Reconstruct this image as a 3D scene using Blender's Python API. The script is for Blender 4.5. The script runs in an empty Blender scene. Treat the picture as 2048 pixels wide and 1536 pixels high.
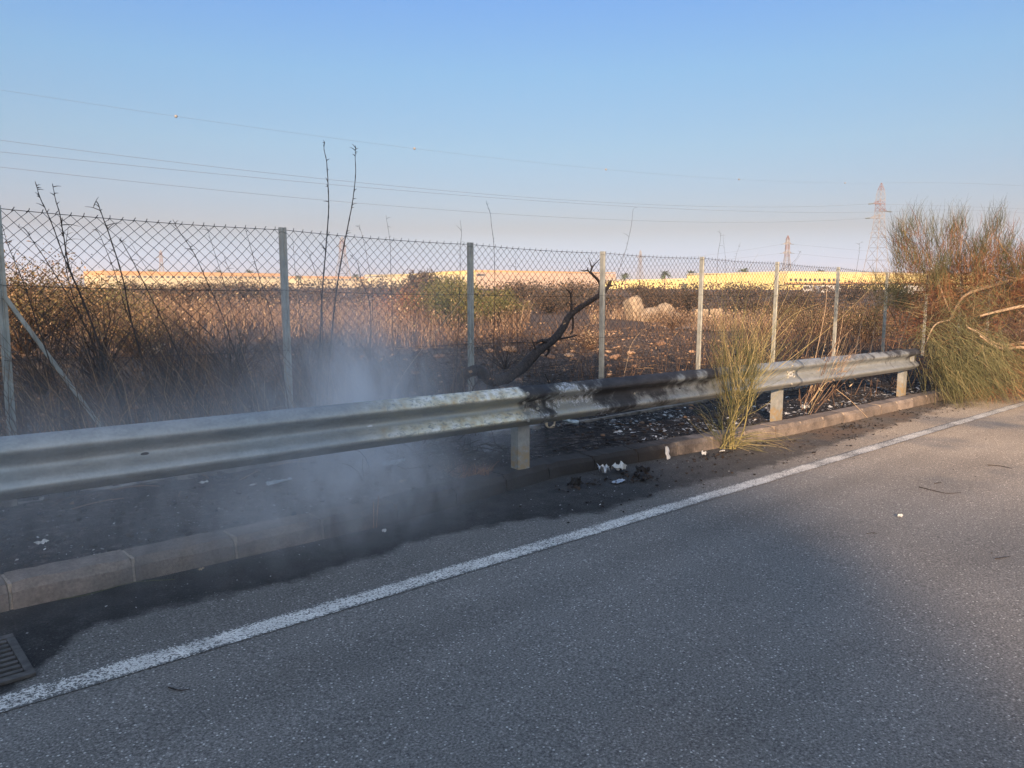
import bpy, math, random
import numpy as np
from mathutils import Vector

random.seed(7)
RS = np.random.RandomState(11)
SC = bpy.context.scene
COL = SC.collection

# ------------------------------------------------------------------ camera, sky, sun
F_PX, PITCH, AZ, EYE = 1538.0, math.radians(7.4), math.radians(47.5), 1.5
cd = bpy.data.cameras.new('camera')
cd.sensor_width = 36.0
cd.lens = 36.0 * F_PX / 2048.0
cd.clip_start = 0.05
cd.clip_end = 9000
cam = bpy.data.objects.new('camera', cd)
COL.objects.link(cam)
cam.location = (0, 0, EYE)
cam.rotation_euler = (math.radians(90) - PITCH, 0, AZ - math.radians(90))
SC.camera = cam

LIGHT_AZ = math.radians(42.0)      # direction the sunlight travels, seen from above
SUN_EL = math.radians(16.0)
sl = bpy.data.lights.new('sun', 'SUN')
sl.energy = 5.0
sl.color = (1.0, 0.67, 0.41)
sl.angle = math.radians(0.6)
sun = bpy.data.objects.new('sun', sl)
COL.objects.link(sun)
ld = Vector((math.cos(LIGHT_AZ) * math.cos(SUN_EL), math.sin(LIGHT_AZ) * math.cos(SUN_EL), -math.sin(SUN_EL)))
sun.rotation_euler = ld.to_track_quat('-Z', 'Y').to_euler()

world = bpy.data.worlds.new('World')
SC.world = world
world.use_nodes = True
wn = world.node_tree
wn.nodes.clear()
wo = wn.nodes.new('ShaderNodeOutputWorld')
sky = wn.nodes.new('ShaderNodeTexSky')
sky.sky_type = 'NISHITA'
sky.sun_disc = False
sky.sun_elevation = SUN_EL
sky.sun_rotation = math.atan2(-ld.x, -ld.y)
sky.air_density = 1.0
sky.dust_density = 1.2
sky.ozone_density = 2.0
tc = wn.nodes.new('ShaderNodeTexCoord')
sp = wn.nodes.new('ShaderNodeSeparateXYZ')
wn.links.new(tc.outputs['Generated'], sp.inputs[0])
rp = wn.nodes.new('ShaderNodeValToRGB')
wn.links.new(sp.outputs['Z'], rp.inputs[0])
# the sky brightens and warms smoothly round towards the sun's side, as a hazy evening sky does
dt = wn.nodes.new('ShaderNodeVectorMath')
dt.operation = 'DOT_PRODUCT'
wn.links.new(tc.outputs['Generated'], dt.inputs[0])
dt.inputs[1].default_value = (-ld.x, -ld.y, -ld.z)
mr_ = wn.nodes.new('ShaderNodeMapRange')
mr_.inputs[1].default_value = -0.35
mr_.inputs[2].default_value = 1.0
mr_.inputs[3].default_value = 0.0
mr_.inputs[4].default_value = 1.0
wn.links.new(dt.outputs['Value'], mr_.inputs[0])
gl = wn.nodes.new('ShaderNodeMix')
gl.data_type = 'RGBA'
gl.blend_type = 'ADD'
gl.inputs[7].default_value = (0.70, 0.78, 0.70, 1)
wn.links.new(mr_.outputs[0], gl.inputs[0])
wn.links.new(rp.outputs[0], gl.inputs[6])


def s2l(r, g, b):
    f = lambda c: c / 12.92 if c <= 0.04045 else ((c + 0.055) / 1.055) ** 2.4
    return (f(r / 255), f(g / 255), f(b / 255), 1)


stops = [(0.0, (0.155, 0.436, 0.919, 1)), (0.015, (0.155, 0.436, 0.919, 1)), (0.068, (0.048, 0.006, 0.112, 1)), (0.165, (0.072, 0.147, 0.234, 1)), (0.25, (0.058, 0.191, 0.347, 1)), (0.326, (0.029, 0.163, 0.446, 1)), (0.6, (0.06, 0.13, 0.34, 1)), (1.0, (0.05, 0.11, 0.29, 1))]
el = rp.color_ramp.elements
while len(el) < len(stops):
    el.new(0.5)
for e, (p_, c_) in zip(el, stops):
    e.position = p_
    e.color = c_
bg1 = wn.nodes.new('ShaderNodeBackground')
bg2 = wn.nodes.new('ShaderNodeBackground')
bg1.inputs[1].default_value = 0.036
bg2.inputs[1].default_value = 0.406
ad = wn.nodes.new('ShaderNodeAddShader')
wn.links.new(sky.outputs[0], bg1.inputs[0])
wn.links.new(gl.outputs[2], bg2.inputs[0])
wn.links.new(bg1.outputs[0], ad.inputs[0])
wn.links.new(bg2.outputs[0], ad.inputs[1])
wn.links.new(ad.outputs[0], wo.inputs[0])

SC.view_settings.view_transform = 'Standard'
SC.view_settings.look = 'None'
SC.view_settings.exposure = 1.3
SC.view_settings.gamma = 1.0
SC.view_settings.use_curve_mapping = False
SC.render.engine = 'CYCLES'
SC.cycles.max_bounces = 6
SC.cycles.volume_bounces = 2
SC.cycles.transparent_max_bounces = 16
SC.cycles.volume_step_rate = 1.0
SC.cycles.volume_max_steps = 128
SC.cycles.use_denoising = True


# ------------------------------------------------------------------ placing helpers
def ray(px, py):
    a = (px - 1024) / F_PX
    b = (768 - py) / F_PX
    fy = math.cos(PITCH) + b * math.sin(PITCH)
    fz = -math.sin(PITCH) + b * math.cos(PITCH)
    return (fy * math.cos(AZ) + a * math.sin(AZ), fy * math.sin(AZ) - a * math.cos(AZ), fz)


def at_y(px, py, Y):
    d = ray(px, py)
    k = Y / d[1]
    return np.array((k * d[0], Y, EYE + k * d[2]))


def at_d(px, py, D):
    d = ray(px, py)
    return np.array((D * d[0], D * d[1], EYE + D * d[2]))


SLOPE = -0.019


def base(x):
    return SLOPE * np.clip(x, -30, 60)


def hash2(ix, iy, seed=0):
    n = (ix.astype(np.int64) * 374761393 + iy.astype(np.int64) * 668265263 + seed * 974711) & 0x7fffffff
    n = ((n ^ (n >> 13)) * 1274126177) & 0x7fffffff
    return ((n ^ (n >> 16)) & 0xffff) / 65535.0


def vnoise(x, y, seed=0):
    ix = np.floor(x)
    iy = np.floor(y)
    fx = x - ix
    fy = y - iy
    fx = fx * fx * (3 - 2 * fx)
    fy = fy * fy * (3 - 2 * fy)
    a = hash2(ix, iy, seed)
    b = hash2(ix + 1, iy, seed)
    c = hash2(ix, iy + 1, seed)
    d = hash2(ix + 1, iy + 1, seed)
    return (a * (1 - fx) + b * fx) * (1 - fy) + (c * (1 - fx) + d * fx) * fy


def fbm(x, y, oct=4, seed=0):
    s = 0
    a = 0.5
    for i in range(oct):
        s = s + a * (vnoise(x * 2 ** i + 13.7 * i, y * 2 ** i - 7.1 * i, seed + i) - 0.5)
        a *= 0.5
    return s


KX = [-30, 2.7, 3.6, 4.5, 5.4, 6.5, 8, 60]
KY = [4.10, 4.10, 4.2, 4.33, 4.25, 4.16, 4.06, 4.06]


def kerb_y(x):
    return np.interp(x, KX, KY)


def ground(x, y):
    x = np.asarray(x, float)
    y = np.asarray(y, float)
    w = np.clip((y - 4.6) / 2.0, 0, 1)
    z = base(x) + 0.085 + 0.03 * w
    z = z + 0.05 * fbm(x * 2.2, y * 2.2, 4, 3) * (0.45 + 0.55 * w) + 0.045 * w * fbm(x * 9, y * 9, 2, 8)
    z = z + 0.30 * np.clip((y - 8) / 6, 0, 1) * fbm(x * 0.35, y * 0.35, 4, 5)
    z = z + 0.16 * np.clip((y - 7.6) / 3, 0, 1) * np.abs(fbm(x * 1.7, y * 1.7, 3, 9))
    # small heap of burnt litter under the rail beside the post
    z = z + 0.13 * np.exp(-(((x - 3.75) / 0.5) ** 2 + ((y - 4.95) / 0.33) ** 2))
    return z


# ------------------------------------------------------------------ mesh helpers
def as_faces(F):
    if isinstance(F, (list, tuple)) and np.ndim(F[0]) < 2:
        F = np.array(F)
    return [np.asarray(f, np.int32) for f in (F if isinstance(F, (list, tuple)) else [F]) if len(f)]


def mesh_from(name, V, F, rnd=None, smooth=False, mats=None):
    V = np.asarray(V, np.float32).reshape(-1, 3)
    Fs = as_faces(F)
    me = bpy.data.meshes.new(name)
    me.vertices.add(len(V))
    me.vertices.foreach_set('co', V.ravel())
    tot = np.concatenate([np.full(len(f), f.shape[1], np.int32) for f in Fs])
    idx = np.concatenate([f.ravel() for f in Fs])
    me.loops.add(len(idx))
    me.loops.foreach_set('vertex_index', idx)
    me.polygons.add(len(tot))
    st = np.concatenate([[0], np.cumsum(tot)[:-1]]).astype(np.int32)
    me.polygons.foreach_set('loop_start', st)
    me.polygons.foreach_set('loop_total', tot)
    me.polygons.foreach_set('use_smooth', np.full(len(tot), bool(smooth)))
    if rnd is not None:
        at = me.attributes.new('rnd', 'FLOAT', 'POINT')
        at.data.foreach_set('value', np.asarray(rnd, np.float32))
    me.update(calc_edges=True)
    me.validate()
    return me


def thing(name, label, cat, loc=(0, 0, 0), group=None):
    o = bpy.data.objects.new(name, None)
    o.empty_display_size = 0.2
    o.location = loc
    COL.objects.link(o)
    o['label'] = label
    o['category'] = cat
    if group:
        o['group'] = group
    return o


def put(name, V, F, m, parent=None, rnd=None, smooth=False, label=None, cat=None, group=None, kind=None, loc=None):
    """One mesh object; V in world coordinates."""
    V = np.asarray(V, float).reshape(-1, 3)
    if loc is not None:
        V = V - np.array(loc)
    elif parent is not None:
        off = np.array(parent.location)
        if parent.parent:
            off = off + np.array(parent.parent.location)
        V = V - off
    me = mesh_from(name, V, F, rnd, smooth)
    me.materials.append(m)
    o = bpy.data.objects.new(name, me)
    COL.objects.link(o)
    if loc is not None:
        o.location = loc
    if parent is not None:
        o.parent = parent
    if label:
        o['label'] = label
    if cat:
        o['category'] = cat
    if group:
        o['group'] = group
    if kind:
        o['kind'] = kind
    return o


def copy_tree(o, loc, label, rz=0.0, sc=1.0):
    r = o.copy()
    COL.objects.link(r)
    r.location = loc
    r.rotation_euler = (0, 0, rz)
    r.scale = (sc, sc, sc)
    if label:
        r['label'] = label
    for ch in list(o.children):
        c = ch.copy()
        COL.objects.link(c)
        c.parent = r
        for g in list(ch.children):
            d = g.copy()
            COL.objects.link(d)
            d.parent = c
    return r


class MB:
    def __init__(s):
        s.V = []
        s.F = {3: [], 4: []}
        s.R = []
        s.n = 0

    def add(s, V, F, r=0.5):
        V = np.asarray(V, float).reshape(-1, 3)
        for f in as_faces(F):
            s.F[f.shape[1]].append(f + s.n)
        s.V.append(V)
        s.R.append(np.broadcast_to(np.asarray(r, float), (len(V),)) if np.ndim(r) < 1 or len(r) == len(V) else np.asarray(r))
        s.n += len(V)

    def put(s, name, m, parent=None, **k):
        F = [np.concatenate(f) for f in s.F.values() if f]
        return put(name, np.concatenate(s.V), F, m, parent, rnd=np.concatenate(s.R), **k)


def box(x0, x1, y0, y1, z0, z1):
    V = [(x, y, z) for x in (x0, x1) for y in (y0, y1) for z in (z0, z1)]
    F = [(0, 1, 3, 2), (4, 6, 7, 5), (0, 4, 5, 1), (2, 3, 7, 6), (0, 2, 6, 4), (1, 5, 7, 3)]
    return np.array(V, float), np.array(F)


def tubes(P, R, sides=3, ang=None):
    """P (M,K,3), R (M,K): M tapered tubes."""
    P = np.asarray(P, float)
    R = np.asarray(R, float)
    if P.ndim == 2:
        P = P[None]
        R = R[None]
    M, K, _ = P.shape
    T = np.gradient(P, axis=1)
    T /= np.linalg.norm(T, axis=2, keepdims=True) + 1e-9
    ref = np.zeros((M, 1, 3))
    m = T.mean(axis=1)
    ref[np.arange(M), 0, np.argmin(np.abs(m), axis=1)] = 1
    A = np.cross(T, ref)
    A /= np.linalg.norm(A, axis=2, keepdims=True) + 1e-9
    B = np.cross(T, A)
    th = np.arange(sides) * 2 * math.pi / sides
    V = P[:, :, None, :] + R[:, :, None, None] * (np.cos(th)[None, None, :, None] * A[:, :, None, :] + np.sin(th)[None, None, :, None] * B[:, :, None, :])
    idx = np.arange(M * K * sides).reshape(M, K, sides)
    a = idx[:, :-1, :]
    b = idx[:, 1:, :]
    F = np.stack([a, np.roll(a, -1, 2), np.roll(b, -1, 2), b], axis=-1).reshape(-1, 4)
    return V.reshape(-1, 3), F


def tube1(P, R, sides=8, res=None):
    """a single closed tube with rounded caps, optionally smoothed along its length"""
    P = np.asarray(P, float)
    R = np.broadcast_to(np.asarray(R, float), (len(P),))
    if res:
        t = np.linspace(0, len(P) - 1, res)
        i = np.clip(t.astype(int), 0, len(P) - 2)
        f = (t - i)[:, None]
        Pm = np.vstack([2 * P[:1] - P[1:2], P, 2 * P[-1:] - P[-2:-1]])
        p0, p1, p2, p3 = Pm[i], Pm[i + 1], Pm[i + 2], Pm[i + 3]
        Q = 0.5 * ((2 * p1) + (-p0 + p2) * f + (2 * p0 - 5 * p1 + 4 * p2 - p3) * f ** 2 + (-p0 + 3 * p1 - 3 * p2 + p3) * f ** 3)
        R = np.interp(t, np.arange(len(P)), R)
        P = Q
    d0 = P[0] - (P[1] - P[0]) / (np.linalg.norm(P[1] - P[0]) + 1e-9) * R[0] * 0.4
    d1 = P[-1] + (P[-1] - P[-2]) / (np.linalg.norm(P[-1] - P[-2]) + 1e-9) * R[-1] * 0.4
    P = np.vstack([d0, P, d1])
    R = np.concatenate([[R[0] * 0.15], R, [R[-1] * 0.15]])
    return tubes(P, R, sides)


def blades(B, D, L, W, bend=0.25, K=4, r=None, flat=True):
    """B (M,3) roots, D (M,3) directions, L lengths, W widths -> bent ribbons."""
    M = len(B)
    t = np.linspace(0, 1, K)
    D = D / (np.linalg.norm(D, axis=1, keepdims=True) + 1e-9)
    az = RS.uniform(0, 2 * math.pi, M)
    side = np.stack([np.cos(az), np.sin(az), np.zeros(M)], 1)
    bd = np.stack([np.cos(az + 1.5), np.sin(az + 1.5), -0.4 * np.ones(M)], 1) * (bend * L * RS.uniform(0.2, 1, M))[:, None]
    P = B[:, None] + D[:, None] * (L[:, None] * t)[..., None] + bd[:, None] * (t ** 2)[None, :, None]
    w = (W[:, None] * (1 - t * 0.85))[..., None] * side[:, None]
    V = np.stack([P - w, P + w], 2).reshape(-1, 3)
    idx = np.arange(M * K * 2).reshape(M, K, 2)
    F = np.stack([idx[:, :-1, 0], idx[:, :-1, 1], idx[:, 1:, 1], idx[:, 1:, 0]], -1).reshape(-1, 4)
    rr = np.repeat(r if r is not None else RS.rand(M), K * 2)
    return V, F, rr


def leaves(C, S, r=None, asp=0.5):
    """C (M,3) centres, S (M,) sizes -> tilted quads"""
    M = len(C)
    a = RS.normal(size=(M, 3))
    a /= np.linalg.norm(a, axis=1, keepdims=True)
    b = np.cross(a, RS.normal(size=(M, 3)))
    b /= np.linalg.norm(b, axis=1, keepdims=True)
    a = a * S[:, None]
    b = b * S[:, None] * asp
    V = np.stack([C - a, C + b * 0.9, C + a, C - b], 1).reshape(-1, 3)
    F = np.arange(M * 4).reshape(M, 4)
    return V, F, np.repeat(r if r is not None else RS.rand(M), 4)


def rock(seed, sx, sy, sz, rough=0.25, n=2):
    rs = np.random.RandomState(seed)
    t = (1 + 5 ** 0.5) / 2
    V = [(-1, t, 0), (1, t, 0), (-1, -t, 0), (1, -t, 0), (0, -1, t), (0, 1, t), (0, -1, -t), (0, 1, -t), (t, 0, -1), (t, 0, 1), (-t, 0, -1), (-t, 0, 1)]
    F = [(0, 11, 5), (0, 5, 1), (0, 1, 7), (0, 7, 10), (0, 10, 11), (1, 5, 9), (5, 11, 4), (11, 10, 2), (10, 7, 6), (7, 1, 8), (3, 9, 4), (3, 4, 2), (3, 2, 6), (3, 6, 8), (3, 8, 9), (4, 9, 5), (2, 4, 11), (6, 2, 10), (8, 6, 7), (9, 8, 1)]
    V = [np.array(v) / np.linalg.norm(v) for v in V]
    for _ in range(n - 1):
        mid = {}
        G = []

        def m(a, b):
            k = (min(a, b), max(a, b))
            if k not in mid:
                v = V[a] + V[b]
                V.append(v / np.linalg.norm(v))
                mid[k] = len(V) - 1
            return mid[k]
        for a, b, c in F:
            x, y, z = m(a, b), m(b, c), m(c, a)
            G += [(a, x, z), (b, y, x), (c, z, y), (x, y, z)]
        F = G
    V = np.array(V)
    # flatten by a few random cutting planes so that it reads as broken stone
    for _ in range(7):
        nrm = rs.normal(size=3)
        nrm /= np.linalg.norm(nrm)
        d = rs.uniform(0.55, 0.85)
        h = V @ nrm - d
        V = V - np.where(h > 0, h, 0)[:, None] * nrm
    V = V * (1 + rough * (rs.rand(len(V), 1) - 0.5) * 0.5)
    return V * np.array((sx, sy, sz)), np.array(F)


# ------------------------------------------------------------------ material helpers
class Mat:
    def __init__(s, name, rough=0.9, metal=0.0, spec=0.3):
        s.m = bpy.data.materials.new(name)
        s.m.use_nodes = True
        s.nt = s.m.node_tree
        s.b = s.nt.nodes['Principled BSDF']
        s.b.inputs['Roughness'].default_value = rough
        s.b.inputs['Metallic'].default_value = metal
        s.b.inputs['Specular IOR Level'].default_value = spec
        s._pos = None

    def n(s, t, **k):
        nd = s.nt.nodes.new(t)
        for a, v in k.items():
            setattr(nd, a, v)
        return nd

    def l(s, a, b):
        s.nt.links.new(a, b)

    def pos(s):
        if s._pos is None:
            s._pos = s.n('ShaderNodeNewGeometry').outputs['Position']
        return s._pos

    def obj(s):
        return s.n('ShaderNodeTexCoord').outputs['Object']

    def scaled(s, v, sc):
        mp = s.n('ShaderNodeVectorMath', operation='MULTIPLY')
        s.l(v, mp.inputs[0])
        mp.inputs[1].default_value = sc
        return mp.outputs[0]

    def noise(s, scale, detail=3, v=None, rough=0.5, dist=0.0):
        nd = s.n('ShaderNodeTexNoise')
        nd.inputs['Scale'].default_value = scale
        nd.inputs['Detail'].default_value = detail
        nd.inputs['Roughness'].default_value = rough
        nd.inputs['Distortion'].default_value = dist
        s.l(v if v is not None else s.pos(), nd.inputs['Vector'])
        return nd.outputs[0]

    def voro(s, scale, v=None, feature='F1', out='Distance'):
        nd = s.n('ShaderNodeTexVoronoi', feature=feature)
        nd.inputs['Scale'].default_value = scale
        s.l(v if v is not None else s.pos(), nd.inputs['Vector'])
        return nd.outputs[out]

    def attr(s, name='rnd'):
        nd = s.n('ShaderNodeAttribute')
        nd.attribute_name = name
        return nd.outputs['Fac']

    def ramp(s, f, stops, interp='LINEAR'):
        nd = s.n('ShaderNodeValToRGB')
        nd.color_ramp.interpolation = interp
        e = nd.color_ramp.elements
        while len(e) < len(stops):
            e.new(0.5)
        for a, (p, c) in zip(e, stops):
            a.position = p
            if not isinstance(c, (tuple, list)):
                c = (c, c, c)
            a.color = tuple(c[:3]) + (1,)
        s.l(f, nd.inputs[0])
        return nd.outputs[0]

    def mix(s, f, a, b, mode='MIX'):
        nd = s.n('ShaderNodeMix', data_type='RGBA', blend_type=mode)
        for sock, v in ((nd.inputs[0], f), (nd.inputs[6], a), (nd.inputs[7], b)):
            if isinstance(v, (int, float)):
                sock.default_value = v if sock == nd.inputs[0] else (v, v, v, 1)
            elif isinstance(v, (tuple, list)):
                sock.default_value = tuple(v[:3]) + (1,)
            else:
                s.l(v, sock)
        return nd.outputs[2]

    def math(s, op, a, b=0.0, c=None, clamp=False):
        nd = s.n('ShaderNodeMath', operation=op, use_clamp=clamp)
        for i, v in enumerate((a, b) if c is None else (a, b, c)):
            if isinstance(v, (int, float)):
                nd.inputs[i].default_value = v
            else:
                s.l(v, nd.inputs[i])
        return nd.outputs[0]

    def sep(s, v=None):
        nd = s.n('ShaderNodeSeparateXYZ')
        s.l(v if v is not None else s.pos(), nd.inputs[0])
        return nd.outputs

    def step(s, v, a, b):
        """0 below a, 1 above b (a may be larger than b)"""
        nd = s.n('ShaderNodeMapRange', interpolation_type='SMOOTHSTEP')
        nd.clamp = True
        s.l(v, nd.inputs[0])
        if a <= b:
            nd.inputs[1].default_value, nd.inputs[2].default_value = a, b
            nd.inputs[3].default_value, nd.inputs[4].default_value = 0, 1
        else:
            nd.inputs[1].default_value, nd.inputs[2].default_value = b, a
            nd.inputs[3].default_value, nd.inputs[4].default_value = 1, 0
        return nd.outputs[0]

    def curve(s, v, pts, lo, hi):
        """piecewise linear function of v: pts (x, y) given in real units"""
        x0, x1 = pts[0][0], pts[-1][0]
        u = s.math('DIVIDE', s.math('SUBTRACT', v, x0), x1 - x0, clamp=True)
        r = s.ramp(u, [((a - x0) / (x1 - x0), (b - lo) / (hi - lo)) for a, b in pts])
        return s.math('ADD', s.math('MULTIPLY', r, hi - lo), lo)

    def color(s, c):
        if isinstance(c, (tuple, list)):
            s.b.inputs['Base Color'].default_value = tuple(c[:3]) + (1,)
        else:
            s.l(c, s.b.inputs['Base Color'])
        return s

    def bump(s, h, dist=0.01, strength=1.0):
        nd = s.n('ShaderNodeBump')
        nd.inputs['Distance'].default_value = dist
        nd.inputs['Strength'].default_value = strength
        s.l(h, nd.inputs['Height'])
        s.l(nd.outputs[0], s.b.inputs['Normal'])
        return s

    def rough(s, f):
        s.l(f, s.b.inputs['Roughness'])
        return s


def simple(name, c, rough=0.85, metal=0.0, var=0.25, scale=20.0, spec=0.3):
    k = Mat(name, rough, metal, spec)
    n = k.noise(scale, 3, k.obj())
    k.color(k.ramp(n, [(0.3, tuple(v * (1 - var) for v in c)), (0.7, tuple(min(1, v * (1 + var)) for v in c))]))
    return k.m


def stem_mat(name, stops, rough=0.8, trans=0.0):
    k = Mat(name, rough, 0, 0.25)
    col = k.ramp(k.attr(), stops)
    n = k.noise(14, 2)
    col = k.mix(1.0, col, k.ramp(n, [(0.3, 0.75), (0.7, 1.15)]), 'MULTIPLY')
    k.color(col)
    return k.m


# asphalt with exposed chippings, soot washed out from the kerb, and a dusty tone with sunlight painted in towards the far end
k = Mat('asphalt', 0.86, 0, 0.35)
S = k.sep()
fine = k.noise(105, 4, rough=0.75)
chip = k.voro(75, out='Color')
chipv = k.math('MULTIPLY', k.step(k.sep(chip)[0], 0.80, 1.0), k.step(k.voro(75), 0.40, 0.22))
c = k.ramp(fine, [(0.34, (0.045, 0.045, 0.046)), (0.48, (0.135, 0.132, 0.130)), (0.58, (0.19, 0.187, 0.183)), (0.70, (0.42, 0.41, 0.40))])
c = k.mix(chipv, c, (0.55, 0.55, 0.54))
big = k.noise(1.1, 4, k.scaled(k.pos(), (0.5, 1, 1)))
c = k.mix(1.0, c, k.ramp(big, [(0.3, 0.90), (0.7, 1.10)]), 'MULTIPLY')
lane = k.noise(1.0, 2, k.scaled(k.pos(), (0.04, 1.6, 1)))
c = k.mix(1.0, c, k.ramp(lane, [(0.35, 0.86), (0.65, 1.12)]), 'MULTIPLY')
pat = k.noise(0.6, 5, rough=.65)
c = k.mix(1.0, c, k.ramp(pat, [(0.35, 0.95), (0.62, 1.04)]), 'MULTIPLY')
dust_sun = k.math('MULTIPLY', k.step(S[0], 5.0, 9.5), k.step(k.noise(0.9, 3), 0.2, 0.5))
c = k.mix(k.math('MULTIPLY', dust_sun, 0.9), c, k.mix(1.0, c, (2.7, 2.2, 1.65), 'MULTIPLY'))  # warm lightening also puts the sun patch's brightness into the colour
edge = k.curve(S[0], [(-3, 3.3), (0.25, 3.1), (0.55, 3.38), (0.75, 3.60), (1.1, 3.68), (1.9, 3.58), (2.6, 3.71), (3.2, 3.66), (3.9, 3.42), (4.7, 3.48), (6.4, 3.42), (7.8, 3.52), (9.6, 3.6), (12, 3.8)], 2.5, 4.2)
wob = k.math('MULTIPLY', k.math('SUBTRACT', k.noise(4, 8, rough=.68), 0.5), 0.36)
dd = k.math('SUBTRACT', k.math('ADD', S[1], wob), edge)
soot = k.step(dd, -0.05, 0.06)
soot = k.math('MULTIPLY', soot, k.ramp(k.noise(7, 5, rough=.7), [(0.3, 0.80), (0.6, 1.0)]))
soot = k.math('MULTIPLY', soot, k.math('ADD', 0.78, k.math('MULTIPLY', k.step(S[0], 6, 3.5), 0.24)))
c = k.mix(soot, c, k.ramp(fine, [(0.38, (0.005, 0.005, 0.006)), (0.6, (0.020, 0.020, 0.022)), (0.72, (0.09, 0.09, 0.09))]))
fan = k.math('MULTIPLY', k.step(k.math('ABSOLUTE', k.math('SUBTRACT', dd, -0.03)), 0.1, 0.0), k.step(k.noise(3.1, 3), 0.55, 0.66))
c = k.mix(k.math('MULTIPLY', fan, 0.35), c, (0.16, 0.16, 0.15))
mud = k.math('MULTIPLY', k.step(S[1], 3.45, 3.8), k.math('MULTIPLY', k.step(S[0], 6.2, 8.2), k.step(k.noise(2.5, 4), 0.4, 0.62)))
c = k.mix(k.math('MULTIPLY', mud, 0.75), c, (0.13, 0.085, 0.055))
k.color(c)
hb = k.math('ADD', k.math('MULTIPLY', fine, 0.7), k.math('MULTIPLY', chipv, 0.3))
k.bump(hb, 0.008, 1.0)
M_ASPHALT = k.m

k = Mat('road_paint', 0.7)
fine = k.noise(85, 4, rough=0.8)
wear = k.noise(2.5, 3)
thr = k.math('ADD', fine, k.math('MULTIPLY', k.math('SUBTRACT', wear, 0.5), 0.25))
S = k.sep()
edg = k.math('ABSOLUTE', k.math('SUBTRACT', S[1], 3.17))
thr = k.math('ADD', thr, k.math('MULTIPLY', k.step(edg, 0.035, 0.085), -0.13))
c = k.mix(k.step(thr, 0.44, 0.50), (0.10, 0.10, 0.10), k.ramp(k.noise(9, 3), [(0.3, (0.50, 0.50, 0.49)), (0.7, (0.70, 0.70, 0.68))]))
c = k.mix(k.math('MULTIPLY', k.step(S[0], 3, 9), 0.4), c, k.mix(1.0, c, (1.0, 0.86, 0.68), 'MULTIPLY'))
k.color(c)
k.bump(fine, 0.005, 0.8)
M_PAINT = k.m

for kname in ('mortar', 'kerb_concrete'):
    k = Mat(kname, 0.92)
    S = k.sep()
    n1 = k.noise(6, 5, rough=0.65)
    n2 = k.noise(70, 3)
    c = k.ramp(n1, [(0.3, (0.11, 0.092, 0.082)), (0.55, (0.18, 0.150, 0.130)), (0.75, (0.25, 0.205, 0.172))])
    if kname == 'mortar':
        c = k.ramp(n1, [(0.3, (0.24, 0.20, 0.165)), (0.7, (0.38, 0.32, 0.26))])
    c = k.mix(1.0, c, k.ramp(n2, [(0.3, 0.75), (0.7, 1.2)]), 'MULTIPLY')
    c = c if kname == 'mortar' else k.mix(1.0, c, k.ramp(k.attr(), [(0, 0.72), (1, 1.2)]), 'MULTIPLY')
    kx = k.curve(S[0], [(-2, .25), (1.0, .3), (2.0, .5), (2.9, .85), (3.6, .98), (5.2, 1.0), (5.9, .65), (6.4, .45), (7.5, .25), (9.5, .1), (14, .05)], 0, 1)
    sm = k.step(k.math('ADD', kx, k.math('MULTIPLY', k.math('SUBTRACT', k.noise(3.3, 5, rough=0.7), 0.5), 0.9)), 0.35, 0.8)
    c = k.mix(k.math('MULTIPLY', sm, 0.93), c, (0.016, 0.0155, 0.017))
    k.color(c)
    k.bump(k.math('ADD', n2, k.math('MULTIPLY', n1, 2)), 0.006, 0.6)
    if kname == 'mortar':
        M_MORTAR = k.m
M_KERB = k.m

# burnt soil: black by the rail, browner further out, with pale ash
k = Mat('burnt_soil', 0.95, 0, 0.15)
S = k.sep()
n1 = k.noise(1.3, 5, rough=0.6)
n2 = k.noise(11, 5, rough=0.7)
n3 = k.noise(60, 3, rough=0.7)
near = k.ramp(n2, [(0.3, (0.006, 0.006, 0.007)), (0.5, (0.020, 0.019, 0.020)), (0.62, (0.075, 0.064, 0.060)), (0.76, (0.17, 0.155, 0.15))])
far = k.ramp(n2, [(0.28, (0.022, 0.019, 0.019)), (0.42, (0.060, 0.048, 0.043)), (0.56, (0.13, 0.098, 0.080)), (0.7, (0.28, 0.20, 0.15))])
fw = k.math('ADD', S[1], k.math('MULTIPLY', k.math('SUBTRACT', n1, 0.5), 7.0))
c = k.mix(k.step(fw, 6.5, 14), near, far)
c = k.mix(k.math('MULTIPLY', k.step(S[1], 32, 60), 0.7), c, (0.13, 0.085, 0.055))
ash = k.math('MULTIPLY', k.step(k.noise(34, 4, rough=0.75), 0.60, 0.70), k.step(k.noise(2.1, 3), 0.46, 0.60))
c = k.mix(k.math('MULTIPLY', ash, 0.65), c, (0.30, 0.295, 0.30))
c = k.mix(1.0, c, k.ramp(n3, [(0.3, 0.6), (0.7, 1.4)]), 'MULTIPLY')
k.color(c)
k.bump(k.math('ADD', n3, k.math('MULTIPLY', n2, 2)), 0.02, 0.9)
M_SOIL = k.m

# galvanised rail with the marks of the fire
k = Mat('galvanised_rail', 0.5, 0.0, 0.5)
S = k.sep()
n1 = k.noise(8, 4, k.scaled(k.pos(), (1.0, 2.0, 2.0)), rough=0.6)
n2 = k.noise(60, 3)
st = k.noise(13, 4, k.scaled(k.pos(), (1.6, 3, 3)), rough=0.7, dist=0.8)
st2 = k.noise(4, 6, k.scaled(k.pos(), (1.3, 1, 1.3)), rough=0.66, dist=0.0)
c = k.ramp(n1, [(0.3, (0.235, 0.26, 0.27)), (0.7, (0.33, 0.355, 0.36))])
c = k.mix(1.0, c, k.ramp(n2, [(0.3, 0.9), (0.7, 1.1)]), 'MULTIPLY')
# height on the beam
hz = k.math('SUBTRACT', S[2], k.math('MULTIPLY', S[0], SLOPE))
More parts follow.
